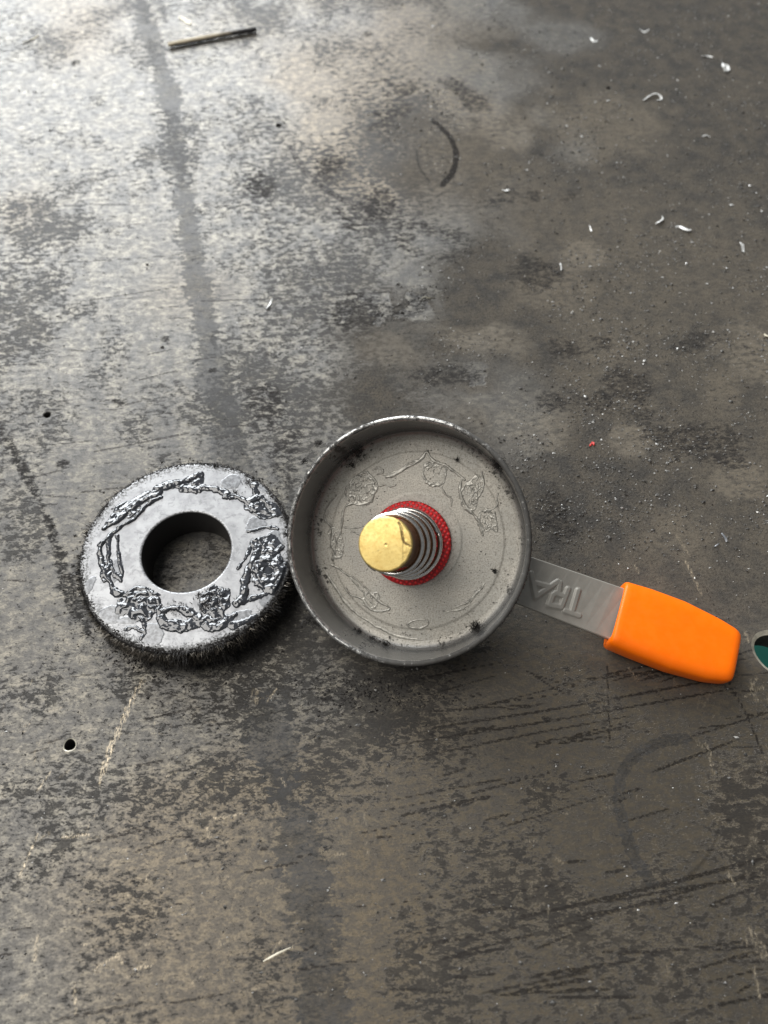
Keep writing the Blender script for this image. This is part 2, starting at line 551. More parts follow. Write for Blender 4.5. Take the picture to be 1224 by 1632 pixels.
    fixed = [((625, 1188), (1165, 1098)), ((640, 1212), (1010, 1140)), ((690, 1160), (1130, 1085)), ((830, 1462), (1224, 1366)), ((880, 1480), (1224, 1385)),
             ((960, 1438), (1230, 1395)), ((985, 1520), (1190, 1500)), ((700, 1530), (850, 1490)), ((160, 803), (236, 755)), ((1160, 1085), (1215, 1200)), ((968, 1060), (972, 1180)),
             ((380, 80), (470, 20)), ((470, 100), (440, 120)), ((0, 420), (300, 405)), ((90, 330), (290, 325)), ((130, 480), (300, 455)), ((150, 720), (300, 690)), ((60, 385), (180, 370)),
             ((330, 330), (440, 320)), ((320, 480), (620, 465)), ((850, 1075), (900, 1105)), ((930, 1095), (840, 1070)), ((640, 1300), (780, 1270)), ((400, 690), (480, 678))]
    for a, b in fixed:
        mid = ((a[0] + b[0]) / 2 + R2.uniform(-5, 5), (a[1] + b[1]) / 2 + R2.uniform(-4, 4))
        stroke(dscr, [a, mid, b], R2.uniform(0.14, 0.30), R2.uniform(0.6, 1.0), 0.5, 0.3)
    for i in range(150):
        px = R2.uniform(-20, 1240) if i < 90 else R2.uniform(600, 1240)
        py = R2.uniform(1080, 1640)
        L = R2.choice([R2.uniform(15, 60), R2.uniform(60, 260)]); an = math.radians(R2.normal(11, 6))
        stroke(dscr, [(px, py), (px + L * math.cos(an), py - L * math.sin(an))], R2.uniform(0.10, 0.24), R2.uniform(0.5, 1.0), 0.5, 0.35, True)
    for i in range(90):
        px, py = R2.uniform(-20, 640), R2.uniform(120, 1000)
        L = R2.uniform(15, 90); an = math.radians(R2.normal(7, 6))
        stroke(dscr, [(px, py), (px + L * math.cos(an), py - L * math.sin(an))], R2.uniform(0.10, 0.24), R2.uniform(0.4, 0.9), 0.5, 0.35, True)
    for i in range(110):                                        # fine scratches in every direction
        px, py = R2.uniform(-20, 1240), R2.uniform(0, 1640)
        L = R2.uniform(30, 160); an = R2.uniform(0, math.pi)
        stroke(dscr, [(px, py), (px + L * 0.5 * math.cos(an) + R2.uniform(-4, 4), py - L * 0.5 * math.sin(an)), (px + L * math.cos(an), py - L * math.sin(an))], R2.uniform(0.06, 0.13), R2.uniform(0.3, 0.6), 0.5, 0, True)
    # bright scratches down to fresh metal
    def scratch(a, b, w=0.28, s=0.9):
        stroke(bscr, [a, b], w, s, 0.5)
    for (x, y, L) in ((226, 1083, 12), (217, 1097, 16), (208, 1115, 20), (201, 1128, 22), (195, 1140, 22), (187, 1160, 20), (178, 1180, 28), (173, 1190, 30), (166, 1212, 28), (162, 1225, 28)):
        scratch((x, y), (x - 4, y + L), 0.26, 0.8)
        scratch((x + 5, y + 3), (x + 2, y + L * 0.7), 0.14, 0.6)
    for s in (((410, 1098), (408, 1122)), ((440, 1098), (425, 1120)), ((1112, 1182), (1124, 1196)), ((1124, 1184), (1134, 1204)), ((1128, 1202), (1136, 1220)), ((1132, 1218), (1138, 1232)),
              ((1078, 853), (1098, 884)), ((1093, 894), (1108, 925)), ((1108, 925), (1118, 948)), ((1188, 1008), (1192, 1022)), ((1002, 1064), (1016, 1084)), ((1188, 1110), (1214, 1096)),
              ((1196, 1084), (1206, 1118)), ((1206, 1080), (1196, 1100)), ((1216, 1092), (1224, 1118)), ((420, 1532), (466, 1510)), ((432, 1520), (452, 1494)), ((886, 1368), (897, 1376)),
              ((1186, 1472), (1192, 1508)), ((1196, 1478), (1206, 1520)), ((1204, 1486), (1216, 1530)), ((1214, 1500), (1228, 1540)), ((1200, 1540), (1212, 1590)), ((1160, 1390), (1172, 1412)),
              ((100, 1335), (140, 1330)), ((105, 1336), (120, 1332)), ((340, 1305), (390, 1296)), ((330, 1320), (334, 1334)), ((448, 1240), (456, 1254)), ((150, 1545), (190, 1520)), ((185, 1520), (196, 1536)),
              ((30, 1400), (60, 1330)), ((60, 1490), (55, 1530)), ((118, 1570), (122, 1615)), ((215, 1545), (240, 1540)), ((1010, 900), (1018, 912)), ((200, 1560), (230, 1536)), ((80, 1230), (60, 1260))):
        scratch(*s, R2.uniform(0.13, 0.24), R2.uniform(0.5, 0.9))
    for i in range(120):
        px, py = R2.uniform(0, 420), R2.uniform(1090, 1632)
        if R2.random() < 0.3: px = R2.uniform(420, 1224)
        L = R2.uniform(6, 30); an = math.radians(R2.choice([R2.normal(75, 14), R2.normal(15, 12)]))
        stroke(bscr, [(px, py), (px + L * math.cos(an), py - L * math.sin(an))], R2.uniform(0.12, 0.2), R2.uniform(0.12, 0.4), 0.6, 0, True)
    # relief: a barely uneven plate
    Z = (n1 - 0.5) * 0.10 + (n2 - 0.5) * 0.05
    V = np.stack([X, Y, Z], -1).reshape(-1, 3)
    # holes
    dead = np.zeros(nx * ny, bool)
    cs = []
    for (p, r) in HOLES + [BIG]:
        c = at(*p)[:2]
        d = np.hypot(V[:, 0] - c[0], V[:, 1] - c[1])
        dead |= d < r
        cs.append((c, r))
    i, j = np.meshgrid(np.arange(ny - 1), np.arange(nx - 1), indexing='ij')
    q = np.stack([i * nx + j, i * nx + j + 1, (i + 1) * nx + j + 1, (i + 1) * nx + j], -1).reshape(-1, 4)
    q = q[~dead[q].any(1)]
    # boundary vertices of each hole are pulled on to the circle
    near = np.zeros(nx * ny, bool)
    cnt = np.bincount(q.ravel(), minlength=nx * ny)
    loops = []
    for (c, r) in cs:
        d = np.hypot(V[:, 0] - c[0], V[:, 1] - c[1])
        ring = np.where((d < r + 1.2) & (cnt > 0) & (cnt < 4))[0]
        ang = np.arctan2(V[ring, 1] - c[1], V[ring, 0] - c[0])
        ring = ring[np.argsort(ang)]; ang = np.sort(ang)
        rr = r * (1 + 0.04 * np.sin(ang * 3 + c[0]))
        V[ring, 0] = c[0] + rr * np.cos(ang); V[ring, 1] = c[1] + rr * np.sin(ang)
        V[ring, 2] = 0
        loops.append((ring, c, r))
    attrs = dict(cover=np.clip(cover, 0.28, 1.1), band=band, dust=np.clip(dust, 0, 1), dscr=dscr, bscr=bscr, brown=brown, tan=tan, black=np.clip(black, 0, 1))
    attrs = {k: v.ravel() for k, v in attrs.items()}
    used = np.unique(q); remap = np.full(nx * ny, -1); remap[used] = np.arange(len(used))
    top = mesh_obj('bench_top', V[used], remap[q], mat_table(), attrs={k: v[used] for k, v in attrs.items()})
    tag(top, kind='structure')
    # hole walls with a worn bright edge
    edge = simple('bright_hole_edge', (0.62, 0.58, 0.48), 0.4, 0.5, 0.2)
    wall = simple('dark_hole_wall', (0.05, 0.045, 0.04), 0.8)
    for (ring, c, r) in loops:
        lip = 0.95 if r > 3 else 0.22
        k = len(ring)
        p = V[ring]
        off = p[:, :2] - c
        u = off / np.linalg.norm(off, axis=1)[:, None]
        l1 = np.column_stack([c + u * (np.linalg.norm(off, axis=1) - lip)[:, None], np.full(k, -lip * (0.9 if r > 3 else 0.7))])
        l0 = p.copy()
        F1 = np.array([(a, (a + 1) % k, k + (a + 1) % k, k + a) for a in range(k)])
        mesh_obj('hole_edge', np.vstack([l0, l1]), F1[:, ::-1], edge if r > 1.3 else wall, top)
        l2 = l1.copy(); l2[:, 2] = -8.0
        mesh_obj('hole_wall', np.vstack([l1, l2]), F1[:, ::-1], wall, top)
    # underside of the plate, with the holes left open by four sheets round them is not seen: an apron closes the edge
    x0, x1, y0, y1 = xs[0], xs[-1], ys[0], ys[-1]
    Va = np.array([[x0, y0, 0], [x1, y0, 0], [x1, y1, 0], [x0, y1, 0], [x0, y0, -8], [x1, y0, -8], [x1, y1, -8], [x0, y1, -8]])
    mesh_obj('plate_edge', Va, np.array([[0, 1, 5, 4], [1, 2, 6, 5], [2, 3, 7, 6], [3, 0, 4, 7]]), wall, top, smooth=False)
    return top


bench = build_table()
# green painted floor far below, seen through the large hole
fl = mesh_obj('floor', np.array([[-3000, -3000, -820], [3000, -3000, -820], [3000, 3000, -820], [-3000, 3000, -820]], float), np.array([[0, 1, 2, 3]]),
              simple('green_floor_paint', (0.004, 0.075, 0.055), 0.45, 0, 0.4, 0.01), smooth=False)
tag(fl, kind='structure')

# ------------------------------------------------------------------ the ring magnet
RC = at(297, 878, 10.0); RC[2] = 0
R_OUT, R_IN, R_H = 23.9, 10.05, 10.0
RZ = (100, 710, 380 / 1224.0)


def rz(x, y):
    p = at(RZ[0] + x * RZ[2], RZ[1] + y * RZ[2], R_H) - RC
    return p[:2]


def mat_ring():
    N = Nodes('grey_ferrite')
    v = N.coord()
    g = N.noise(N.coord(rot=math.radians(35), scale=(0.12, 1.6, 1)), 1.2, 4, 0.6)
    n = N.noise(v, 0.35, 5, 0.6)
    sp = N.noise(v, 1.9, 5, 0.7)
    edge = N.attr('edge')
    c = N.mix(N.step(n, 0.35, 0.7), (0.41, 0.41, 0.415), (0.29, 0.29, 0.297))
    c = N.mix(N.step(g, 0.45, 0.75, 0, 0.3), c, (0.26, 0.26, 0.27))
    sm = N.noise(v, 0.5, 6, 0.75, 0.6)
    c = N.mix(N.step(sm, 0.52, 0.60, 0, 0.55), c, (0.19, 0.19, 0.195))
    thr = N.math('SUBTRACT', 0.64, N.math('MULTIPLY', edge, 0.28))
    spot = N.step(sp, thr, N.math('ADD', thr, 0.05))
    c = N.mix(N.math('MULTIPLY', spot, 0.85), c, (0.10, 0.098, 0.095))
    c = N.mix(N.step(edge, 0.9, 1.2), c, (0.022, 0.020, 0.019))
    return N.set(color=c, rough=N.mixf(spot, 0.34, 0.55), metal=N.mixf(spot, 0.35, 0.1), normal=N.bump(N.math('ADD', g, N.math('MULTIPLY', sp, 1.0)), 0.25, 0.06))


ring = bpy.data.objects.new('ring_magnet', None)
col.objects.link(ring)
ring.location = Vector(RC * MM)
tag(ring, 'grey ring magnet with shiny glue remains and a beard of black filings', 'magnet')

prof = [(R_IN, 0.3), (R_IN, R_H - 0.35), (R_IN + 0.08, R_H - 0.12), (R_IN + 0.3, R_H)]
prof += [(r, R_H) for r in np.linspace(R_IN + 0.6, R_OUT - 0.9, 46)]
prof += [(R_OUT - 0.55, R_H - 0.06), (R_OUT - 0.22, R_H - 0.25), (R_OUT, R_H - 0.65), (R_OUT, 4.0), (R_OUT - 0.1, 0.6), (R_OUT - 0.6, 0.05), (R_IN + 0.3, 0.05), (R_IN, 0.3)]
V, Fc = lathe(prof, 240)
rad = np.hypot(V[:, 0], V[:, 1]); ang = np.arctan2(V[:, 1], V[:, 0])
# chipped, slightly wavy edge
wob = 0.22 * (fbm(ang * 6 + 50, V[:, 2] * 0.25, 3, 4) - 0.5)
sc = np.where(rad > R_OUT - 0.7, 1 + wob / R_OUT, 1)
V[:, 0] *= sc; V[:, 1] *= sc
edge = 1.0 * sstep(R_OUT - 4.2, R_OUT - 0.3, rad) * (0.35 + 0.75 * fbm(ang * 5 + 9, rad, 3, 8)) + 0.6 * sstep(R_IN + 0.8, R_IN + 0.1, rad)
edge = np.where(V[:, 2] < R_H - 0.3, 1.3, edge)  # walls go near black: shade inside the hole is painted into the colour
mesh_obj('magnet_body', V, Fc[:, ::-1], mat_ring(), ring, attrs=dict(edge=edge))


def glue_mat(name, color, rough, bumpy=0.5, coat=0.6, metal=0.35):
    N = Nodes(name)
    v = N.coord()
    n = N.noise(v, 1.1, 5, 0.6)
    c = N.mix(N.step(n, 0.3, 0.7), tuple(x * 0.6 for x in color), tuple(min(1, x * 1.5) for x in color))
    return N.set(color=c, rough=rough, metal=metal, spec=0.6, coat=coat, coat_rough=0.08, normal=N.bump(N.noise(v, 2.4, 4, 0.6), bumpy, 0.12))


def cells(X, Y, seed, size):
    """bubbly cells: returns F1 and F2-F1"""
    gx, gy = np.floor(X / size), np.floor(Y / size)
    f1 = np.full(X.shape, 9.0); f2 = np.full(X.shape, 9.0)
    for a in (-1, 0, 1):
        for b in (-1, 0, 1):
            cx = (gx + a + hash2(gx + a, gy + b, seed)) * size
            cy = (gy + b + hash2(gx + a, gy + b, seed + 7)) * size
            d = np.hypot(X - cx, Y - cy) / size
            f2 = np.where(d < f1, f1, np.minimum(f2, d)); f1 = np.minimum(f1, d)
    return f1, f2 - f1


GLUE_LINES = [  # zoom coordinates, half width mm, height mm
    ([(215, 425), (290, 370), (400, 290), (480, 250), (500, 215), (590, 190), (650, 172), (705, 150)], 0.62, 0.75),
    ([(190, 512), (280, 432), (370, 372), (440, 300), (505, 265)], 0.45, 0.6),
    ([(240, 400), (330, 320), (430, 260)], 0.8, 0.45),
    ([(560, 195), (620, 215), (690, 230), (720, 212)], 0.7, 0.4),
    ([(720, 215), (800, 230), (880, 258), (945, 290), (990, 335)], 0.62, 0.6),
    ([(830, 262), (900, 262)], 0.45, 0.5),
    ([(985, 205), (1000, 260), (1060, 300), (1110, 350)], 0.6, 0.5),
    ([(1090, 210), (1130, 270)], 0.4, 0.4),
    ([(950, 442), (1000, 432), (1045, 418), (1105, 432)], 0.3, 0.35),
    ([(900, 632), (945, 560), (985, 490), (1060, 462)], 0.25, 0.3),
    ([(1010, 480), (1040, 530), (1080, 555), (1125, 520)], 0.4, 0.5),
    ([(985, 500), (1005, 540), (960, 620), (935, 700), (930, 770), (892, 812)], 0.75, 0.75),
    ([(1000, 640), (1010, 600), (1060, 590), (1110, 610), (1120, 650), (1080, 690), (1020, 690), (1000, 640)], 0.5, 0.8),
    ([(1000, 700), (1040, 740), (1110, 720), (1140, 650)], 0.75, 0.8),
    ([(892, 812), (960, 790), (1040, 760)], 0.4, 0.4),
    ([(745, 892), (700, 902), (640, 925), (580, 942), (525, 920), (500, 880)], 0.75, 0.55),
    ([(508, 850), (560, 835), (620, 845), (692, 886)], 0.5, 0.8),
    ([(740, 930), (800, 935), (850, 900), (880, 870)], 0.6, 0.55),
    ([(870, 925), (930, 905), (985, 880)], 0.5, 0.4),
    ([(195, 510), (190, 555), (212, 640), (238, 690), (268, 750), (330, 772)], 0.42, 0.55),
    ([(236, 480), (238, 590), (262, 650), (300, 692)], 0.36, 0.4),
    ([(278, 462), (288, 575), (306, 655), (300, 694)], 0.26, 0.35),
    ([(320, 770), (370, 735), (430, 745), (490, 800), (495, 860)], 0.35, 0.5),
    ([(420, 900), (425, 960), (400, 990)], 0.3, 0.3),
    ([(320, 945), (370, 935), (420, 960)], 0.3, 0.3),
]
GLUE_BLOBS = [(400, 815, 95, 85, 0.75), (785, 800, 78, 80, 0.8), (780, 905, 85, 45, 0.55), (1060, 640, 92, 105, 0.75), (985, 300, 60, 50, 0.6), (1055, 345, 65, 32, 0.5),
              (225, 640, 30, 65, 0.5), (690, 185, 34, 42, 0.45), (600, 925, 110, 32, 0.45), (330, 330, 75, 40, 0.45), (1075, 510, 45, 60, 0.4), (300, 830, 30, 45, 0.3)]
FILM = [(245, 865, 62, 45, 40), (132, 722, 28, 55, 20), (470, 965, 62, 55, 0), (985, 410, 55, 45, -10), (1060, 345, 60, 35, 0), (280, 640, 24, 60, 0), (1080, 500, 45, 60, 0), (860, 190, 50, 40, 20),
        (330, 900, 60, 20, 0), (1040, 790, 45, 45, 20), (900, 880, 70, 28, -25), (1040, 200, 60, 35, 40)]


def glue_height(X, Y):
    r = np.hypot(X, Y)
    inside = sstep(R_OUT - 0.5, R_OUT - 1.2, r) * sstep(R_IN + 0.3, R_IN + 0.9, r)
    wx = X + 0.7 * (fbm(X / 1.6, Y / 1.6, 3, 31) - 0.5); wy = Y + 0.7 * (fbm(X / 1.6 + 40, Y / 1.6, 3, 37) - 0.5)
    H = np.zeros_like(X)
    for pts, w, h in GLUE_LINES:
        P = smooth_line([rz(*p) for p in pts])
        d, t = poly_dist(wx, wy, P, 4)
        ww = w * (0.5 + 1.9 * fbm(t * 9 + w * 50, t * 0 + h * 30, 2, 5))
        H = np.maximum(H, h * np.sqrt(np.clip(1 - (d / ww) ** 2, 0, 1)) * (0.5 + 1.0 * fbm(X / 1.1, Y / 1.1, 2, 12)))
    f1, f21 = cells(wx, wy, 3, 1.25)
    for (x, y, a, b, h) in GLUE_BLOBS:
        c = rz(x, y); ra = np.linalg.norm(rz(x + a, y) - c); rb = np.linalg.norm(rz(x, y + b) - c)
        e = np.hypot((wx - c[0]) / ra, (wy - c[1]) / rb) + 0.5 * (fbm(X / 1.2, Y / 1.2, 3, 14) - 0.5)
        m = np.sqrt(np.clip(1 - e ** 2, 0, 1)) ** 0.6
        sw = fbm(wx / 1.9 + 5, wy / 1.5, 2, 19, 0.5)
        lump = np.abs(sw - 0.5) * 2
        H = np.maximum(H, h * m * (0.35 + 1.1 * sstep(0.0, 0.6, lump) * 0.8 + 0.35 * sstep(0.45, 0.0, f1) * (hash2(np.floor(X / 1.25), np.floor(Y / 1.25), 2) > 2)))
    c = rz(1058, 642); dd = np.hypot(X - c[0], Y - c[1])
    H = np.where(dd < 1.15, np.minimum(H, 0.05), H)
    return H * inside * 0.66, {}


def film_height(X, Y):
    r = np.hypot(X, Y)
    inside = sstep(R_OUT - 0.6, R_OUT - 1.0, r) * sstep(R_IN + 0.3, R_IN + 0.7, r)
    H = np.zeros_like(X)
    for (x, y, a, b, rot) in FILM:
        c = rz(x, y); ra = np.linalg.norm(rz(x + a, y) - c); rb = np.linalg.norm(rz(x, y + b) - c)
        t = math.radians(rot); dx, dy = X - c[0], Y - c[1]
        e = np.hypot((dx * math.cos(t) - dy * math.sin(t)) / ra, (dx * math.sin(t) + dy * math.cos(t)) / rb) + 0.9 * (fbm(X / 2.2, Y / 2.2, 4, 44) - 0.5)
        H = np.maximum(H, 0.05 * sstep(1.02, 0.93, e))
    return H * inside, {}


V, Fc, _ = height_patch(-R_OUT, R_OUT, -R_OUT, R_OUT, 0.13, glue_height)
V[:, 2] += R_H
mesh_obj('glue_remains', V, Fc, glue_mat('glossy_grey_glue', (0.030, 0.032, 0.037), 0.09, 0.04, 0.6, 0.0), ring)
V, Fc, _ = height_patch(-R_OUT, R_OUT, -R_OUT, R_OUT, 0.16, film_height, 0.02)
V[:, 2] += R_H
mesh_obj('glue_film', V, Fc, glue_mat('dull_grey_film', (0.17, 0.172, 0.178), 0.42, 0.15), ring)

black_filing = simple('black_filings', (0.030, 0.027, 0.025), 0.6, 0.3, 0.4, 2.0)
grey_filing = simple('rusty_grey_filings', (0.16, 0.14, 0.115), 0.5, 0.5, 0.5, 2.0)
# beard of filings standing off the outer wall
n = 15000
a = rng.uniform(0, 2 * np.pi, n)
front = 0.5 - 0.5 * np.sin(a)                                     # most on the near side
keep = rng.random(n) < (0.22 + 0.78 * front ** 0.6) * (0.35 + 0.65 * sstep(0.3, 0.6, fbm(a * 17 + 5, a * 0, 2, 78)))
a = a[keep]; n = len(a); front = front[keep]
z = rng.uniform(0.0, 1, n) ** 0.8 * (R_H - 0.1)
thick = 0.12 + 1.5 * sstep(0.25, 0.75, fbm(a * 14 + 30, z * 0.12, 3, 77))
L = rng.uniform(0.5, 2.0, n) * (0.45 + 0.75 * front) * thick
base = np.column_stack([(R_OUT - 0.15) * np.cos(a), (R_OUT - 0.15) * np.sin(a), z])
dirs = np.column_stack([np.cos(a), np.sin(a), 0.9 * (z - R_H * 0.5) / R_H]) + rng.normal(0, 0.28, (n, 3))
top = z > R_H - 1.2
dirs[top, 2] += 0.5
V, Fc = needles(base, dirs, L, rng.uniform(0.05, 0.11, n))
V[:, 2] = np.maximum(V[:, 2], 0.03)
tag(mesh_obj('filings_beard', V, Fc, black_filing, ring, smooth=False), kind='stuff')
n = 2200
a = rng.normal(-math.pi / 2, 0.75, n)
z = rng.uniform(3, R_H - 0.1, n)
base = np.column_stack([(R_OUT + 0.3) * np.cos(a), (R_OUT + 0.3) * np.sin(a), z])
dirs = np.column_stack([np.cos(a), np.sin(a), 0.5 * np.ones(n)]) + rng.normal(0, 0.4, (n, 3))
V, Fc = needles(base, dirs, rng.uniform(0.5, 1.6, n), rng.uniform(0.04, 0.09, n))
tag(mesh_obj('filings_glint', V, Fc, grey_filing, ring, smooth=False), kind='stuff')
# crumbs clinging to the upper edge and lying on the face
n = 6000
a = rng.uniform(0, 2 * np.pi, n)
dens = fbm(a * 6 + 60, a * 0 + 3, 3, 91)
k = rng.random(n) < 0.35 + 0.65 * sstep(0.35, 0.65, dens)
a = a[k]; n = len(a)
r = R_OUT - np.abs(rng.normal(0, 0.5, n))
pos = np.column_stack([r * np.cos(a), r * np.sin(a), np.full(n, R_H - 0.02) - 0.5 * sstep(R_OUT - 0.6, R_OUT, r)])
V, Fc = grains(pos, rng.uniform(0.08, 0.26, n), 0.8)
tag(mesh_obj('filings_crumbs', V, Fc, black_filing, ring, smooth=False), kind='stuff')
# black tufts on the glue
base = []; dirs = []
for (x, y, r, m) in ((770, 790, 60, 170), (730, 830, 40, 60), (600, 845, 70, 60), (905, 790, 20, 30), (880, 245, 50, 40), (780, 112, 14, 30), (960, 190, 40, 50), (700, 770, 20, 30)):
    c = rz(x, y); rr = np.linalg.norm(rz(x + r, y) - c)
    for _ in range(m):
        base.append([c[0] + rng.normal(0, rr * 0.5), c[1] + rng.normal(0, rr * 0.4), R_H + 0.1])
        dirs.append([rng.normal(0, 0.6), 0.7 + rng.normal(0, 0.4), 0.7])
base = np.array(base); dirs = np.array(dirs)
V, Fc = needles(base, dirs, rng.uniform(0.3, 0.9, len(base)), rng.uniform(0.06, 0.12, len(base)))
tag(mesh_obj('filings_tuft', V, Fc, black_filing, ring, smooth=False), kind='stuff')

# ------------------------------------------------------------------ the cup of the earth clamp
NC = np.array([-0.25, 0.03, 0.967]); NC /= np.linalg.norm(NC)
NW = NC[0] * AX + NC[1] * AY + NC[2] * AZ
UU = np.cross(AY, NW); UU /= np.linalg.norm(UU)
VV = np.cross(NW, UU)
RIM_Z = 13.0                                    # rim height above the back of the cup, along the axis
FLOOR_Z = 2.0
RIMC = at(644, 861, 23.4)
CO = RIMC - RIM_Z * NW                          # back of the cup, on the axis
clamp = bpy.data.objects.new('earth_clamp', None)
col.objects.link(clamp)
M = Matrix(((UU[0], VV[0], NW[0], CO[0] * MM), (UU[1], VV[1], NW[1], CO[1] * MM), (UU[2], VV[2], NW[2], CO[2] * MM), (0, 0, 0, 1)))
clamp.matrix_world = M
tag(clamp, 'steel cup with brass stud, coil spring and orange handle, leaning beside the ring magnet', 'earth clamp')


def loc(P):
    """world mm -> clamp local mm"""
    d = np.asarray(P) - CO
    return np.stack([d @ UU, d @ VV, d @ NW], -1)


CZ = (430, 640, 430 / 1224.0)


def cf(x, y, z=FLOOR_Z):
    p = at_plane(CZ[0] + x * CZ[2], CZ[1] + y * CZ[2], CO + z * NW, NW)
    return loc(p)[:2]


def mat_cup():
    N = Nodes('cast_grey_steel')
    v = N.coord()
    rim, flr = N.attr('rim'), N.attr('flr')
    n = N.noise(v, 0.16, 4, 0.6)
    gr = N.noise(v, 3.0, 3, 0.8)
    gr2 = N.noise(v, 1.5, 5, 0.8)
    floor_c = N.mix(N.step(n, 0.35, 0.68), (0.47, 0.438, 0.38), (0.385, 0.368, 0.328))
    floor_c = N.mix(N.step(gr, 0.42, 0.60, 0.0, 0.75), floor_c, (0.25, 0.23, 0.195))
    floor_c = N.mix(N.step(gr2, 0.57, 0.66, 0.0, 0.7), floor_c, (0.09, 0.08, 0.07))
    pale = N.step(N.voro(v, 1.6), 0.06, 0.14, 1.0, 0.0)
    floor_c = N.mix(N.math('MULTIPLY', pale, 0.35), floor_c, (0.55, 0.52, 0.46))
    wall_c = N.mix(N.step(gr2, 0.4, 0.8, 0, 0.5), (0.21, 0.21, 0.208), (0.11, 0.108, 0.105))
    c = N.mix(flr, wall_c, floor_c)
    dirt = N.attr('dirt')
    dn = N.noise(v, 1.0, 5, 0.7)
    thr = N.math('SUBTRACT', 0.80, N.math('MULTIPLY', dirt, 0.5))
    dm = N.step(dn, thr, N.math('ADD', thr, 0.08))
    rimn = N.noise(v, 0.9, 5, 0.7)
    c = N.mix(N.math('MULTIPLY', rim, N.step(rimn, 0.38, 0.58, 0.15, 1.0)), c, (0.46, 0.45, 0.43))
    c = N.mix(N.math('MULTIPLY', dm, 0.92), c, (0.035, 0.032, 0.028))
    me = N.mixf(flr, 0.7, 0.25)
    ro = N.mixf(flr, 0.27, 0.48)
    ro = N.mixf(dm, ro, 0.8)
    h = N.math('MULTIPLY', N.math('ADD', gr, gr2), N.mixf(flr, 0.15, 0.8))
    h = N.math('ADD', h, N.math('MULTIPLY', N.math('MULTIPLY', rim, rimn), 0.7))
    return N.set(color=c, rough=ro, metal=N.math('MULTIPLY', me, N.math('SUBTRACT', 1.0, dm)), normal=N.bump(h, 0.6, 0.10))


RR = 26.15     # lip, outer
prof = []
for t in np.linspace(0.02, 1, 110):
    prof.append((22.4 * t, FLOOR_Z))
for t in np.linspace(0.12, 1, 9):                      # inner fillet
    b = t * math.pi / 2
    prof.append((22.4 + 1.9 * math.sin(b), FLOOR_Z + 1.9 * (1 - math.cos(b))))
for t in np.linspace(0.08, 1, 12):
    prof.append((24.3 + 0.75 * t, 3.9 + (RIM_Z - 0.7 - 3.9) * t))
for t in np.linspace(0.15, 1, 8):                      # rounded lip
    b = math.pi * (1 - t)
    prof.append((25.6 + 0.55 * math.cos(b), RIM_Z - 0.55 + 0.55 * math.sin(b)))
prof += [(RR, RIM_Z - 1.2), (RR - 0.05, RIM_Z - 1.9), (RR - 0.28, RIM_Z - 2.4), (RR - 0.4, RIM_Z - 4)]
prof += [(25.6, 6.0), (25.4, 3.2), (24.9, 1.6), (24.0, 0.5), (22.8, 0.0), (0.4, 0.0)]
V, Fc = lathe(prof, 360)
rad = np.hypot(V[:, 0], V[:, 1]); ang = np.arctan2(V[:, 1], V[:, 0]); hz = V[:, 2].copy()
inner = (np.arange(len(V)) // 360) < (110 + 9 + 12)
flr = np.where(inner, 1 - sstep(22.6, 24.2, rad), 0.0)
rim = np.where(inner, sstep(RIM_Z - 1.3, RIM_Z - 0.5, hz), sstep(RIM_Z - 3.2, RIM_Z - 1.6, hz))
on_floor = inner & (rad < 22.5)
# faint turned step and the pressed disc under the washer
dz = -0.18 * sstep(19.6, 20.0, rad + 0.25 * fbm(ang * 3 + 30, rad * 0, 3, 6)) * on_floor
dz += 0.15 * (1 - sstep(10.3, 10.6, rad)) * on_floor
dz += 0.05 * (fbm(V[:, 0] / 2.5, V[:, 1] / 2.5, 4, 60) - 0.5) * on_floor
lipw = rim * 0.16 * (fbm(ang * 12 + 80, hz, 3, 15) - 0.5)
V[:, 2] += dz + lipw
V[:, 0] *= 1 + lipw / 26; V[:, 1] *= 1 + lipw / 26
dn = fbm(ang * 4 + 25, hz * 0.05, 3, 55)
# grime: near side of the rim, corner between floor and wall
right_low = np.clip(np.cos(ang - math.radians(-55)), 0, 1)
dirt = 0.36 * rim + 0.25 * (hz > RIM_Z - 5) * (~inner)
dirt = dirt + (rim + 0.7 * (~inner)) * (0.55 * np.clip(np.cos(ang + math.radians(30)), 0, 1) + 0.30 * (dn - 0.4))
dirt += 0.55 * inner * sstep(19.0, 23, rad) * (1 - sstep(4, 9, hz)) * (0.3 + dn)
for (x, y, r, s) in ((350, 215, 3.0, 0.8), (250, 330, 2.2, 0.5), (1045, 290, 1.8, 0.9), (470, 1085, 3.0, 0.6), (930, 1030, 2.4, 0.8), (380, 1040, 2.6, 0.5), (880, 1060, 3.0, 0.5), (430, 210, 2.5, 0.5), (330, 270, 2.5, 0.6)):
    c = cf(x, y, 3.0)
    dirt = np.maximum(dirt, s * (1 - sstep(0.3, 1.0, np.hypot(V[:, 0] - c[0], V[:, 1] - c[1]) / r)))
mesh_obj('cup_shell', V, Fc, mat_cup(), clamp, attrs=dict(rim=rim, flr=flr, dirt=np.clip(dirt, 0, 1)))

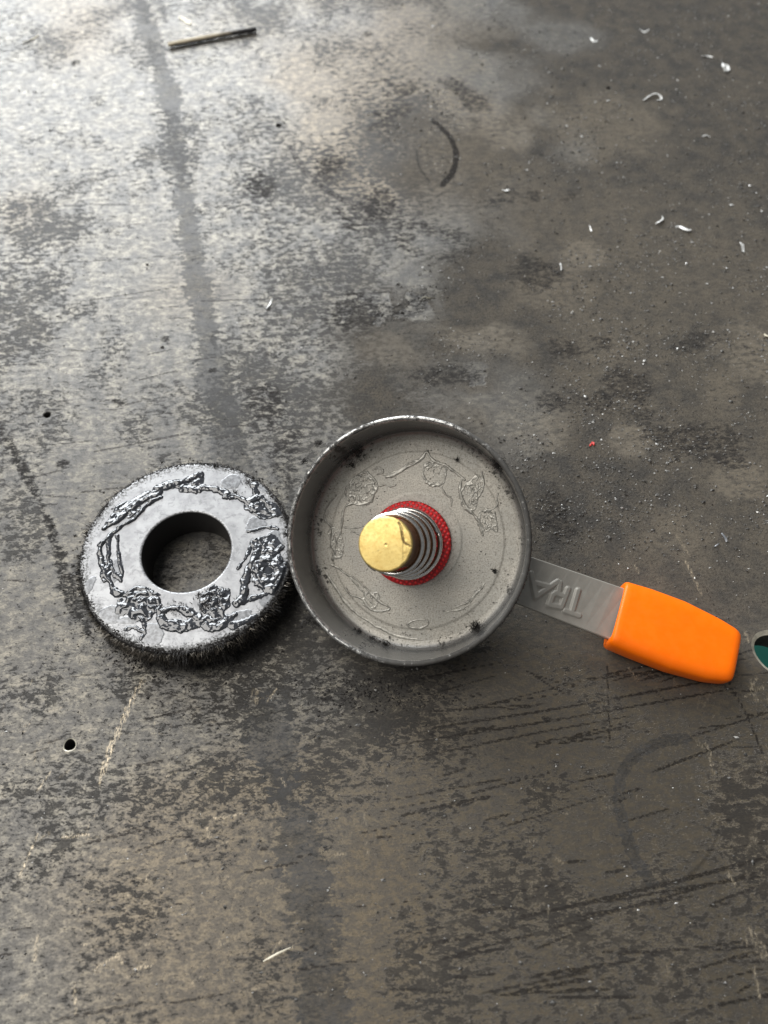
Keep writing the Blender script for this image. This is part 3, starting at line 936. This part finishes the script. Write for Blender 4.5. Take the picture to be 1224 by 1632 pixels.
IMP_LINES = [
    ([(530, 345), (575, 330), (620, 300), (655, 285), (690, 255), (715, 225)], 0.35, 0.24),
    ([(520, 335), (580, 315), (640, 275), (690, 262)], 0.2, 0.18),
    ([(710, 225), (740, 265), (800, 290), (850, 325), (885, 355)], 0.28, 0.24),
    ([(870, 350), (862, 400), (880, 455), (920, 510), (945, 540), (965, 605)], 0.30, 0.26),
    ([(780, 385), (795, 420), (820, 440), (825, 470)], 0.2, 0.2),
    ([(440, 320), (380, 345), (350, 390), (350, 440), (395, 470), (450, 455), (478, 415), (485, 370), (440, 320)], 0.22, 0.26),
    ([(395, 460), (345, 475), (332, 520), (325, 570), (300, 640), (285, 720)], 0.3, 0.24),
    ([(470, 310), (505, 305), (515, 325), (490, 330)], 0.2, 0.2),
    ([(470, 385), (520, 378), (545, 385), (570, 378)], 0.2, 0.2),
    ([(300, 425), (270, 460), (245, 500), (250, 540), (285, 580), (275, 660)], 0.25, 0.2),
    ([(340, 570), (390, 575), (440, 560)], 0.18, 0.18), ([(375, 590), (410, 605), (418, 625)], 0.18, 0.18),
    ([(280, 740), (330, 770), (400, 815), (440, 850), (490, 900), (545, 938), (500, 950), (455, 940), (420, 895), (370, 880), (345, 850)], 0.26, 0.26),
    ([(345, 780), (400, 840), (450, 900), (480, 935)], 0.2, 0.2),
    ([(225, 690), (240, 760), (300, 850), (360, 930), (430, 990), (520, 1040), (600, 1070), (700, 1090)], 0.35, 0.14),
    ([(625, 1010), (660, 992), (705, 990), (720, 1005), (700, 1022), (650, 1028), (625, 1010)], 0.25, 0.24),
    ([(790, 950), (850, 930), (900, 905), (940, 870), (970, 830)], 0.25, 0.22), ([(800, 955), (870, 940), (920, 900), (935, 860)], 0.2, 0.2),
    ([(960, 480), (1000, 492), (1030, 470), (1035, 420)], 0.2, 0.2),
    ([(960, 320), (970, 380), (950, 430)], 0.2, 0.18), ([(1000, 560), (1030, 590), (1020, 500)], 0.22, 0.2),
]
IMP_BLOBS = [(420, 400, 66, 75, 0.26), (748, 325, 58, 65, 0.26), (905, 430, 45, 75, 0.26), (985, 540, 45, 55, 0.24), (310, 650, 30, 80, 0.24), (460, 900, 45, 40, 0.2), (940, 370, 30, 40, 0.18), (285, 600, 22, 40, 0.2)]


def imprint(X, Y):
    r = np.hypot(X, Y)
    inside = sstep(22.4, 21.8, r) * sstep(9.6, 10.2, r)
    wx = X + 0.5 * (fbm(X / 1.3, Y / 1.3, 3, 131) - 0.5); wy = Y + 0.5 * (fbm(X / 1.3 + 40, Y / 1.3, 3, 137) - 0.5)
    H = np.zeros_like(X)
    for pts, w, h in IMP_LINES:
        d, t = poly_dist(wx, wy, smooth_line([cf(*p) for p in pts]), 3)
        ww = w * (0.55 + 1.0 * fbm(t * 8 + w * 50, t * 0 + h * 30, 2, 5))
        H = np.maximum(H, h * np.sqrt(np.clip(1 - (d / ww) ** 2, 0, 1)))
    f1, f21 = cells(wx, wy, 8, 1.35)
    for (x, y, a, b, h) in IMP_BLOBS:
        c = cf(x, y); ra = np.linalg.norm(cf(x + a, y) - c); rb = np.linalg.norm(cf(x, y + b) - c)
        e = np.hypot((wx - c[0]) / ra, (wy - c[1]) / rb) + 0.5 * (fbm(X / 1.2, Y / 1.2, 3, 114) - 0.5)
        m = sstep(1.0, 0.85, e)
        sw = fbm(wx / 1.5 + 9, wy / 1.5, 3, 118)
        ridge = np.maximum(sstep(0.05, 0.0, np.abs(sw - 0.5)), np.maximum(sstep(0.045, 0.0, np.abs(sw - 0.66)), 0.8 * sstep(0.16, 0.02, f21) * (f1 < 0.55)))
        ring_ = sstep(0.14, 0.0, np.abs(e - 0.88))
        H = np.maximum(H, h * m * (0.06 + 0.75 * np.maximum(ridge, ring_) * (0.5 + fbm(X / 1.0, Y / 1.0, 2, 119))))
    return H * inside * 0.85, {}


V, Fc, _ = height_patch(-22.4, 22.4, -22.4, 22.4, 0.13, imprint, 0.02, 0.05)
V[:, 2] += FLOOR_Z - 0.18 * sstep(19.6, 20.0, np.hypot(V[:, 0], V[:, 1]))
mesh_obj('glue_imprint', V, Fc, glue_mat('thin_clear_glue', (0.30, 0.285, 0.25), 0.36, 0.1, 0.12), clamp)

# --- red fibre washer
WC = np.zeros(2)


def mat_red():
    N = Nodes('red_woven_fibre')
    v = N.coord(rot=math.radians(30))
    ck = N.n('ShaderNodeTexWave', wave_type='BANDS', bands_direction='X'); N.put(ck.inputs['Vector'], v); ck.inputs['Scale'].default_value = 0.34
    ck2 = N.n('ShaderNodeTexWave', wave_type='BANDS', bands_direction='Y'); N.put(ck2.inputs['Vector'], v); ck2.inputs['Scale'].default_value = 0.34
    w = N.math('MULTIPLY', ck.outputs['Fac'], ck2.outputs['Fac'])
    c = N.mix(N.step(w, 0.05, 0.6), (0.36, 0.008, 0.010), (0.88, 0.028, 0.030))
    return N.set(color=c, rough=0.5, normal=N.bump(w, 0.9, 0.22))


SH = np.array([-1.2, -0.7, 0.0])
V, Fc = lathe([(5.0, 2.2), (9.0, 2.2), (9.3, 2.35), (9.4, 2.7), (9.3, 3.25), (9.0, 3.45), (5.0, 3.45)], 120)
mesh_obj('red_washer', V + SH, Fc, mat_red(), clamp)
# --- coil spring, a little conical
turns = 4.1
tt = np.linspace(0, 1, 340)
rr = 7.75 - 2.0 * tt ** 0.75
zz = 3.95 + 16.8 * tt
zz = np.where(tt < 0.12, 3.95 + (zz - 3.95) * 0.6, zz)
a = tt * turns * 2 * np.pi + 3.6
path = np.column_stack([rr * np.cos(a), rr * np.sin(a), zz])
V, Fc = tube(path, 0.57, 12)
N = Nodes('bright_spring_wire')
mesh_obj('coil_spring', V + SH, Fc, N.set(color=N.mix(N.step(N.noise(N.coord(), 1.2, 4), 0.4, 0.7), (0.80, 0.78, 0.75), (0.62, 0.59, 0.55)), rough=0.2, metal=1.0), clamp)


# --- brass stud
def mat_brass():
    N = Nodes('worn_brass')
    v = N.coord()
    top_ = N.attr('top')
    n = N.noise(v, 0.45, 6, 0.72, 0.5)
    f = N.noise(v, 1.6, 4, 0.7)
    pit = N.noise(v, 0.9, 6, 0.75)
    c = N.mix(N.step(n, 0.35, 0.7), (0.80, 0.62, 0.24), (0.68, 0.48, 0.16))
    c = N.mix(N.step(f, 0.5, 0.8, 0, 0.4), c, (0.33, 0.19, 0.06))
    pm = N.math('MULTIPLY', N.step(pit, 0.63, 0.68), top_)
    c = N.mix(N.math('MULTIPLY', pm, 0.6), c, (0.16, 0.09, 0.04))
    cr = N.attr('crack')
    c = N.mix(N.math('MULTIPLY', cr, N.step(pit, 0.38, 0.55)), c, (0.24, 0.15, 0.065))
    side = N.mix(N.step(f, 0.35, 0.7), (0.24, 0.12, 0.055), (0.13, 0.065, 0.03))
    c = N.mix(top_, side, c)
    return N.set(color=c, rough=N.mixf(top_, 0.45, N.step(f, 0.3, 0.8, 0.38, 0.6)), metal=N.mixf(top_, 0.6, 0.85),
                 normal=N.bump(N.math('ADD', N.math('MULTIPLY', n, 0.5), N.math('SUBTRACT', N.math('MULTIPLY', f, 0.5), N.math('MULTIPLY', cr, 2.0))), 0.35, 0.10))


TOPZ = 24.3
prof = [(5.1, 2.1), (5.1, 18.6), (5.15, 19.0), (5.2, 19.4), (5.4, TOPZ - 1.0), (5.5, TOPZ - 0.5), (5.4, TOPZ - 0.15), (5.2, TOPZ)] + [(r, TOPZ + 0.03 * (4.9 - r)) for r in np.linspace(5.0, 0.03, 42)]
V, Fc = lathe(prof, 140)
rad = np.hypot(V[:, 0], V[:, 1]); ang = np.arctan2(V[:, 1], V[:, 0])
chip = 0.09 * np.clip(fbm(ang * 5 + 20, V[:, 2], 3, 3) - 0.5, 0, 1) * (V[:, 2] > TOPZ - 0.4)
V[:, 0] *= 1 - chip; V[:, 1] *= 1 - chip
topm = sstep(TOPZ - 0.45, TOPZ - 0.15, V[:, 2])
BZ = (560, 780, 180 / 1224.0)
crk = [loc(at_plane(BZ[0] + x * BZ[2], BZ[1] + y * BZ[2], CO + TOPZ * NW, NW))[:2] - SH[:2] for x, y in ((520, 365), (545, 430), (555, 510), (575, 580), (640, 620))]
d, _ = poly_dist(V[:, 0], V[:, 1], smooth_line(crk), 3)
crack = (1 - sstep(0.06, 0.32, d + 0.25 * (fbm(V[:, 0] * 2, V[:, 1] * 2, 3, 8) - 0.4))) * (V[:, 2] > TOPZ - 0.3)
crack = np.maximum(crack, 0.5 * (1 - sstep(0.05, 0.35, np.hypot(V[:, 0] - 0.2, V[:, 1] + 0.1))) * (V[:, 2] > TOPZ - 0.3))
V[:, 2] -= 0.10 * crack
lowside = (V[:, 2] > TOPZ - 0.3) & (V[:, 0] > crk[0][0]) & (V[:, 0] > crk[3][0] - 0.3)
V[:, 2] -= 0.10 * lowside * (fbm(V[:, 0], V[:, 1], 3, 4))
mesh_obj('brass_stud', V + SH, Fc, mat_brass(), clamp, attrs=dict(top=topm, crack=crack))

# --- bolt head and nut on the back, which prop the cup up
steelm = simple('dull_steel', (0.22, 0.215, 0.205), 0.45, 0.6, 0.3)


def prism(rad_, z0, z1, k, ph=0.0):
    a = np.linspace(0, 2 * np.pi, k, endpoint=False) + ph
    V = np.vstack([np.column_stack([rad_ * np.cos(a), rad_ * np.sin(a), np.full(k, z)]) for z in (z0, z1)])
    Fc = [tuple(range(k))[::-1], tuple(range(k, 2 * k))] + [(i, (i + 1) % k, k + (i + 1) % k, k + i) for i in range(k)]
    return V, Fc


V, Fc = prism(7.4, -8.0, -2.4, 6, 0.3)
mesh_obj('hex_nut', V, Fc, steelm, clamp, smooth=False)
V, Fc = prism(4.0, -11.5, -8.0, 24)
mesh_obj('bolt_end', V, Fc, steelm, clamp, smooth=False)

# --- flat handle strip
ul, ll = at(848, 888, 13.2), at(822, 962, 9.0)
ur, lr = at(998, 940, 7.0), at(963, 1017, 4.6)
mL, mR = (ul + ll) / 2, (ur + lr) / 2
e1 = (mR - mL); e1 /= np.linalg.norm(e1)
sec = []
back = CO - 1.3 * NW
dirp = (mL - back) - ((mL - back) @ NW) * NW; dirp /= np.linalg.norm(dirp)
acr0 = np.cross(NW, dirp); acr0 /= np.linalg.norm(acr0)
hw = 0.5 * np.linalg.norm(ul - ll)
hwr = 0.5 * np.linalg.norm(ur - lr)
sec.append((back - 9 * dirp, acr0 * hw))
sec.append((back, acr0 * hw))
sec.append((back + 15 * dirp, acr0 * hw))
aL = (ul - ll) / 2; aR = (ur - lr) / 2
sec.append((mL - 4.5 * e1, 0.35 * acr0 * hw + 0.65 * aL))
for t in np.linspace(0, 1, 9):
    sec.append((mL + (mR - mL) * t, aL * (1 - t) + aR * t))
sec.append((mR + 12 * e1, aR))
TK = 0.8
V = []
for i, (c, acr) in enumerate(sec):
    nxt = sec[min(i + 1, len(sec) - 1)][0]; prv = sec[max(i - 1, 0)][0]
    tg = nxt - prv
    nr = np.cross(tg, acr); nr /= np.linalg.norm(nr)
    if nr[2] < 0: nr = -nr
    al = acr / np.linalg.norm(acr)
    b = 0.22
    for s, h in ((1, TK - b), (1 - 2 * 0, -TK + b)):
        pass
    L_ = np.linalg.norm(acr)
    for (s, h) in ((L_, -TK + b), (L_ - b, -TK), (-L_ + b, -TK), (-L_, -TK + b), (-L_, TK - b), (-L_ + b, TK), (L_ - b, TK), (L_, TK - b)):
        V.append(c + al * s + nr * h)
V = np.array(V)
Fc = []
k = 8
for i in range(len(sec) - 1):
    for j in range(k):
        Fc.append((i * k + j, i * k + (j + 1) % k, (i + 1) * k + (j + 1) % k, (i + 1) * k + j))
Fc.append(tuple(range(k))[::-1]); Fc.append(tuple(range((len(sec) - 1) * k, len(sec) * k)))
N = Nodes('grey_zinc_plate')
v = N.coord()
nz = N.noise(v, 0.5, 5, 0.6)
zinc = N.set(color=N.mix(N.step(nz, 0.3, 0.7), (0.325, 0.306, 0.270), (0.29, 0.273, 0.242)), rough=0.46, metal=0.12, normal=N.bump(N.noise(v, 4.0, 3), 0.1, 0.05))
strip = mesh_obj('handle_strip', loc(V), Fc, zinc, clamp, smooth=False)

# raised letters pressed in the strip: T R A, upside down as the clamp lies
nS = np.cross(mR - mL, aL + aR); nS /= np.linalg.norm(nS)
if nS[2] < 0: nS = -nS
pS = (mL + mR) / 2 + nS * TK
e2 = np.cross(nS, e1)
LZ = (800, 880, 210 / 1224.0)


def strip_uv(x, y):
    p = at_plane(LZ[0] + x * LZ[2], LZ[1] + y * LZ[2], pS, nS) - pS
    return np.array([p @ e1, p @ e2])


LETTERS = [[[(585, 545), (715, 590)], [(648, 560), (706, 358)]],
           [[(440, 488), (548, 512), (612, 345)], [(440, 488), (470, 400), (500, 380), (585, 412)], [(520, 385), (538, 285)]],
           [[(272, 195), (318, 410), (520, 272)], [(300, 285), (430, 318)]]]
for strokes in LETTERS:
    allp = np.array([strip_uv(*p) for s in strokes for p in s])
    lo, hi = allp.min(0) - 1.2, allp.max(0) + 1.2

    def lh(X, Y):
        d = np.full(X.shape, 9.0)
        for s in strokes:
            dd, _ = poly_dist(X, Y, np.array([strip_uv(*p) for p in s]), 3)
            d = np.minimum(d, dd)
        return 0.36 * sstep(0.9, 0.3, d), {}
    V, Fc, _ = height_patch(lo[0], hi[0], lo[1], hi[1], 0.09, lh, 0.004, 0.03)
    W_ = pS + np.outer(V[:, 0], e1) + np.outer(V[:, 1], e2) + np.outer(V[:, 2], nS)
    mesh_obj('raised_letter', loc(W_), Fc, zinc, strip)

# --- orange grip
gA, gB = at(981, 980, 5.4), at(1170, 1050, 3.2)
g1 = gB - gA; GL = np.linalg.norm(g1); g1 /= GL
gn = np.array([-0.06, -0.05, 1.0]); gn -= (gn @ g1) * g1; gn /= np.linalg.norm(gn)
g2 = np.cross(gn, g1)


def sect(wid, thk, k=40, e=3.6):
    a = np.linspace(0, 2 * np.pi, k, endpoint=False)
    ca, sa = np.cos(a), np.sin(a)
    return np.column_stack([0.5 * wid * np.sign(ca) * np.abs(ca) ** (2 / e), 0.5 * thk * np.sign(sa) * np.abs(sa) ** (2 / e)])


def grip_w(s):
    up = np.interp(s, [0, 0.2, 0.5, 0.8, 1.0], [7.75, 8.15, 8.2, 7.2, 6.0])
    dn_ = np.interp(s, [0, 0.2, 0.5, 0.8, 1.0], [7.75, 8.0, 8.1, 7.3, 5.9])
    return up, dn_


V = []; k = 40
ss = [(-0.0, 0.72, 0.62), (-0.012, 0.86, 0.82), (-0.008, 0.965, 0.95), (0.012, 1, 1)] + [(s, 1, 1) for s in np.linspace(0.05, 0.9, 22)]
ss += [(1 - 0.085 * (1 - math.sin(b)), 0.86 + 0.14 * math.cos(b), 0.45 + 0.55 * math.cos(b) ** 0.8) for b in np.linspace(0.15, math.pi / 2, 9)] + [(1.0, 0.5, 0.25), (1.0, 0.05, 0.03)]
for (s, fw, ft) in ss:
    u_, d_ = grip_w(max(0, min(1, s)))
    thk = np.interp(s, [0, 0.3, 1], [7.6, 7.6, 6.0])
    c2 = sect((u_ + d_) * fw, thk * ft, k, 4.2)
    skew = 0.0
    V.append(gA + g1 * (s * GL) + np.outer(c2[:, 0] + (u_ - d_) / 2, g2) + np.outer(c2[:, 1], gn) + np.outer(c2[:, 0] * skew, g1))
V = np.vstack(V)
V[:, 2] = np.maximum(V[:, 2], 0.05)
Fc = []
for i in range(len(ss) - 1):
    for j in range(k):
        Fc.append((i * k + j, i * k + (j + 1) % k, (i + 1) * k + (j + 1) % k, (i + 1) * k + j))
Fc.append(tuple(range((len(ss) - 1) * k, len(ss) * k)))
N = Nodes('orange_vinyl')
v = N.coord()
oc = N.mix(N.step(N.noise(v, 0.3, 3), 0.3, 0.7), (1.0, 0.160, 0.0), (1.0, 0.172, 0.0))
oc = N.mix(N.step(N.noise(v, 1.3, 5, 0.75), 0.69, 0.75, 0, 0.55), oc, (0.30, 0.05, 0.004))
og = N.set(color=oc, rough=N.step(N.noise(v, 0.6, 5, 0.7), 0.3, 0.7, 0.34, 0.5), spec=0.28, coat=0.08, coat_rough=0.3, sss=0.0, normal=N.bump(N.noise(v, 3.0, 3), 0.06, 0.05))
N.b.inputs['Subsurface Radius'].default_value = (0.004, 0.0012, 0.0002)
mesh_obj('orange_grip', loc(V), Fc, og, clamp)

# --- black filings clinging to the cup
base = []; dirs = []; Ls = []
for (x, y, z, r, m) in ((1050, 290, 10, 1.0, 130), (1030, 275, 9, 1.0, 80), (350, 215, 4, 2.0, 150), (400, 235, 3, 1.2, 60), (225, 190, 12.8, 0.5, 30), (160, 270, 12.8, 0.5, 30), (520, 1108, 3, 1.0, 90), (460, 1090, 3, 1.2, 80),
                        (400, 1045, 3, 0.7, 60), (935, 1020, 4, 0.9, 110), (180, 985, 12.6, 0.7, 40), (210, 1010, 12.6, 0.7, 40), (75, 600, 12.8, 0.5, 30), (1020, 770, 2.2, 0.35, 25), (850, 262, 2.2, 0.25, 14), (370, 290, 2.4, 0.5, 20)):
    c = cf(x, y, z)
    for _ in range(int(m * 1.6)):
        base.append([c[0] + rng.normal(0, r * 0.7), c[1] + rng.normal(0, r * 0.6), z + rng.uniform(-0.2, 0.2)])
        dirs.append(rng.normal(0, 0.6, 3) + [0, 0, 0.55]); Ls.append(rng.uniform(0.4, 1.5))
# along the lip, near side and left
for _ in range(2200):
    a_ = rng.normal(math.radians(-115), 0.8); 
    base.append([26.0 * math.cos(a_), 26.0 * math.sin(a_), RIM_Z - rng.uniform(0.25, 3.5)])
    dirs.append([math.cos(a_) * 0.5 + rng.normal(0, 0.5), math.sin(a_) * 0.5 + rng.normal(0, 0.5), rng.normal(0, 0.4)]); Ls.append(rng.uniform(0.2, 0.7))
V, Fc = needles(np.array(base), np.array(dirs), np.array(Ls), rng.uniform(0.05, 0.11, len(base)))
tag(mesh_obj('clinging_filings', V, Fc, black_filing, clamp, smooth=False), kind='stuff')
n = 260
a = rng.uniform(0, 6.28, n); r = np.sqrt(rng.uniform(0.2, 1, n)) * 22.8
V, Fc = grains(np.column_stack([r * np.cos(a), r * np.sin(a), np.full(n, FLOOR_Z + 0.03)]), rng.uniform(0.05, 0.16, n))
tag(mesh_obj('floor_crumbs', V, Fc, black_filing, clamp, smooth=False), kind='stuff')

# ------------------------------------------------------------------ grit over the bench
def scatter(n, fn, size, mat, name, label, kindname, zlift=0.3):
    px = rng.uniform(-60, 1290, n); py = rng.uniform(-40, 1670, n)
    w = fn(px, py)
    k = rng.random(n) < w
    d = np.outer(px[k] - CX, AX) / F_PX - np.outer(py[k] - CY, AY) / F_PX - AZ
    pos = CAM + d * (-CAM[2] / d[:, 2])[:, None]
    d = np.hypot(pos[:, 0] - RC[0], pos[:, 1] - RC[1])
    pos = pos[d > R_OUT + 0.2]
    for (p, r) in HOLES + [BIG]:
        c = at(*p)
        pos = pos[np.hypot(pos[:, 0] - c[0], pos[:, 1] - c[1]) > r + 0.3]
    s = size(len(pos))
    pos[:, 2] += s * zlift
    V, Fc = grains(pos, s, 0.7)
    o = mesh_obj(name, V, Fc, mat, smooth=False)
    return tag(o, label, kindname, kind='stuff')


def dens(px, py):
    c = fbm(px / 70, py / 55, 4, 200)
    w = sstep(560, 900, px + (c - 0.5) * 400) * (1 - sstep(760, 960, py + (c - 0.5) * 200))
    return np.clip(w * (0.25 + 1.5 * sstep(0.42, 0.7, c)) + 0.025, 0, 1)


dark_grit = simple('dark_grit', (0.10, 0.095, 0.088), 0.55, 0.3, 0.8, 1.5)
pale_grit = simple('pale_grit', (0.42, 0.41, 0.39), 0.45, 0.5, 0.4, 2.0)
scatter(60000, dens, lambda n: np.clip(rng.lognormal(-1.72, 0.42, n), 0.06, 0.5), dark_grit, 'steel_grit', 'fine dark steel grit strewn over the right half of the bench', 'grit')
scatter(52000, lambda x, y: np.clip(0.55 * dens(x, y) - 0.002, 0.0, 1), lambda n: np.clip(rng.lognormal(-2.2, 0.5, n), 0.05, 0.4), pale_grit, 'bright_specks', 'tiny bright metal specks scattered across the bench', 'specks')

scatter(900, lambda x, y: (x > 760) * (y < 520) * sstep(700, 1000, x) * (0.3 + 0.7 * (fbm(x / 60, y / 40, 3, 300) > 0.5)), lambda n: np.clip(rng.lognormal(-1.5, 0.4, n), 0.12, 0.5),
        simple('white_crumb', (0.6, 0.6, 0.58), 0.45, 0.2, 0.3), 'white_crumbs', 'small white metal crumbs strewn among the shavings at upper right', 'crumbs')
# filings fallen round the magnet and in front of the cup
n = 2600
a = rng.uniform(0, 2 * np.pi, n); d = R_OUT + 0.4 + rng.exponential(2.3, n)
k = rng.random(n) < 0.25 + 0.75 * sstep(0.35, 0.7, fbm(a * 5 + 12, d * 0.2, 3, 310))
pos = np.column_stack([RC[0] + d * np.cos(a), RC[1] + d * np.sin(a), np.full(n, 0.08)])[k]
a = rng.uniform(0, 2 * np.pi, 700)
p2 = np.column_stack([rng.normal(-2, 9, 700), rng.normal(-45, 2.5, 700), np.full(700, 0.08)])
pos = np.vstack([pos, p2])
pos = pos[~((np.hypot(pos[:, 0] - CO[0], pos[:, 1] - CO[1]) < 21))]
V, Fc = grains(pos, np.clip(rng.lognormal(-1.9, 0.4, len(pos)), 0.06, 0.35), 0.8)
tag(mesh_obj('fallen_filings', V, Fc, black_filing, smooth=False), 'black iron filings fallen on the bench round the ring magnet', 'filings', kind='stuff')

# ------------------------------------------------------------------ loose bits, each a thing of its own
chip_mat = simple('white_metal_chip', (0.72, 0.72, 0.70), 0.4, 0.2, 0.15)
beige_mat = simple('beige_flake', (0.72, 0.66, 0.52), 0.6, 0.0, 0.12)
grey_chip = simple('grey_metal_chip', (0.30, 0.31, 0.33), 0.4, 0.5, 0.2)
red_mat = simple('red_paint', (0.55, 0.03, 0.02), 0.5, 0.0, 0.15)
dark_curl = simple('dark_shaving', (0.09, 0.08, 0.055), 0.5, 0.5, 0.3)


def flake(name, pts, width, mat, label, cat='chip', group=None, lift=0.25, curl=0.5):
    """thin curled sliver following photo points, with real thickness"""
    P = smooth_line([at(*p)[:2] for p in pts], 5)
    if len(P) < 4:
        P = np.array([P[0] + (P[-1] - P[0]) * t for t in np.linspace(0, 1, 6)])
    m = len(P); o0 = P.mean(0)
    t = np.linspace(0, 1, m)
    zc = 0.16 + lift * (0.5 + 0.5 * np.sin(t * 6.0 + rng.uniform(0, 6)))
    zc -= zc.min() - 0.14
    wd = 0.62 * width * (0.35 + 0.65 * np.sin(np.pi * np.clip(t * 0.9 + 0.05, 0, 1))) * rng.uniform(0.75, 1.2, m)
    tg = np.gradient(P, axis=0); tg /= np.linalg.norm(tg, axis=1)[:, None]
    nrm = np.column_stack([-tg[:, 1], tg[:, 0]])
    roll = curl * np.sin(t * 4 + rng.uniform(0, 6))
    V = []
    for i in range(m):
        for (s, h) in ((-1, -0.06), (1, -0.06), (1, 0.06), (0, 0.13), (-1, 0.06)):
            q = P[i] - o0 + nrm[i] * s * wd[i] / 2
            V.append([q[0], q[1], max(0.02, zc[i] + h + s * wd[i] * 0.5 * roll[i])])
    Fc = []
    for i in range(m - 1):
        for j in range(5):
            Fc.append((i * 5 + j, i * 5 + (j + 1) % 5, (i + 1) * 5 + (j + 1) % 5, (i + 1) * 5 + j))
    Fc.append((4, 3, 2, 1, 0)); Fc.append(tuple(range((m - 1) * 5, m * 5)))
    o = mesh_obj(name, V, Fc, mat, smooth=False)
    o.location = (o0[0] * MM, o0[1] * MM, 0)
    return tag(o, label, cat, group)


G = 'white chips on the bench'
flake('metal_chip', [(1150, 105), (1153, 110), (1158, 106), (1160, 113), (1152, 116)], 2.2, chip_mat, 'large crumpled white chip in the upper right of the bench', group=G, lift=0.8)
flake('metal_chip', [(1118, 91), (1126, 90), (1135, 93)], 1.1, chip_mat, 'short flat white sliver just left of the large crumpled chip', group=G)
flake('metal_chip', [(1025, 161), (1035, 155), (1046, 152), (1054, 158), (1046, 161)], 1.1, chip_mat, 'hooked white chip lying right of the small round hole in the upper right', group=G, lift=0.6)
flake('metal_chip', [(1019, 48), (1027, 52), (1034, 49)], 1.0, chip_mat, 'small white chip close under the top edge, above the large crumpled chip', group=G)
flake('metal_chip', [(941, 62), (946, 67), (952, 66)], 1.3, chip_mat, 'white chip up and left of the small round hole in the upper right', group=G)
flake('metal_chip', [(1044, 358), (1050, 356), (1056, 350), (1055, 345)], 0.95, chip_mat, 'thin J-shaped white shaving, left of the two curled ones at right', group=G, lift=0.6)
flake('metal_chip', [(1076, 362), (1083, 362), (1089, 367), (1097, 370), (1100, 367)], 1.15, chip_mat, 'wavy white shaving just right of the J-shaped one', group=G, lift=0.6)
flake('metal_chip', [(1178, 390), (1182, 397), (1184, 402), (1183, 392)], 1.3, chip_mat, 'folded white chip near the right edge, right of the wavy shaving', group=G, lift=0.8)
flake('metal_chip', [(939, 361), (941, 366), (943, 370)], 0.8, chip_mat, 'short upright white sliver left of the J-shaped shaving', group=G)
flake('metal_chip', [(893, 420), (894, 426), (894, 432)], 0.8, chip_mat, 'small upright white sliver low at right, below the other shavings', group=G)
flake('metal_chip', [(800, 303), (806, 305), (812, 304)], 1.2, chip_mat, 'small white chip left of the shavings, upper middle of the bench', group=G)
flake('metal_chip', [(1119, 218), (1126, 217), (1131, 219)], 1.0, chip_mat, 'little white chip halfway between crumpled chip and wavy shaving', group=G)
flake('metal_chip', [(425, 493), (430, 486), (434, 478)], 0.9, chip_mat, 'pale bright sliver in the left middle of the bench', group=G)
flake('grey_chip', [(1150, 850), (1154, 857), (1158, 864)], 1.3, grey_chip, 'small blue-grey metal flake above the orange handle')
flake('grey_chip', [(1138, 872), (1146, 867)], 0.6, grey_chip, 'tiny grey flake just left of the blue-grey flake above the handle')
flake('beige_flake', [(286, 28), (295, 33), (304, 40)], 3.0, beige_mat, 'oval cream flake lying above the charred stick', cat='flake', lift=0.1, curl=0.1)
flake('beige_flake', [(36, 70), (50, 64), (62, 57)], 1.0, beige_mat, 'thin pale curl near the upper left corner', cat='flake')
flake('beige_flake', [(1217, 533), (1224, 538)], 1.5, beige_mat, 'cream flake at the right edge of the bench', cat='flake')
flake('beige_flake', [(310, 1034), (316, 1031), (322, 1032)], 0.5, beige_mat, 'pale splinter caught below the beard of filings', cat='flake', lift=0.1)
flake('red_flake', [(939, 712), (944, 706), (946, 711)], 0.8, red_mat, 'tiny red flake of paint right of the cup', cat='flake')
flake('dark_shaving', [(669, 481), (676, 474), (684, 478), (693, 476)], 0.7, dark_curl, 'twisted dark metal shaving above the cup', cat='shaving', lift=0.5)
flake('dark_shaving', [(420, 1532), (438, 1522), (464, 1510)], 0.6, beige_mat, 'thin pale splinter near the bottom edge, left of centre', cat='splinter', lift=0.15)

# charred stick
pA, pB = at(268, 72, 1.0), at(408, 47, 1.0)
m = 30
path = np.array([pA + (pB - pA) * t for t in np.linspace(0, 1, m)])
path[:, 1] += 0.35 * np.sin(np.linspace(0, 3, m)); 
rr = 0.85 + 0.02 * rng.normal(size=m)
rr[0] *= 0.8; rr[-1] *= 0.85
o0 = path.mean(0); o0[2] = 0
V, Fc = tube(path - o0, rr, 9)
V[:, 2] = np.maximum(V[:, 2], 0.02)
N = Nodes('charred_wood')
tc = N.n('ShaderNodeTexCoord')
sx = N.n('ShaderNodeSeparateXYZ'); N.put(sx.inputs[0], tc.outputs['Object'])
ns = N.noise(N.coord(scale=(0.2, 1, 1)), 1.2, 4)
bare = N.math('MULTIPLY', N.step(N.math('ADD', sx.outputs['Z'], N.math('MULTIPLY', ns, 0.0006)), 0.0013, 0.0017), N.step(N.math('ADD', sx.outputs['X'], N.math('MULTIPLY', ns, 0.02)), 0.006, 0.02, 1, 0))
stick = mesh_obj('charred_stick', V, Fc, N.set(color=N.mix(bare, (0.022, 0.020, 0.020), (0.55, 0.47, 0.34)), rough=0.75, normal=N.bump(ns, 0.6, 0.3)))
stick.location = Vector(o0 * MM)
tag(stick, 'thin black charred stick with a pale upper side near the top edge', 'stick')
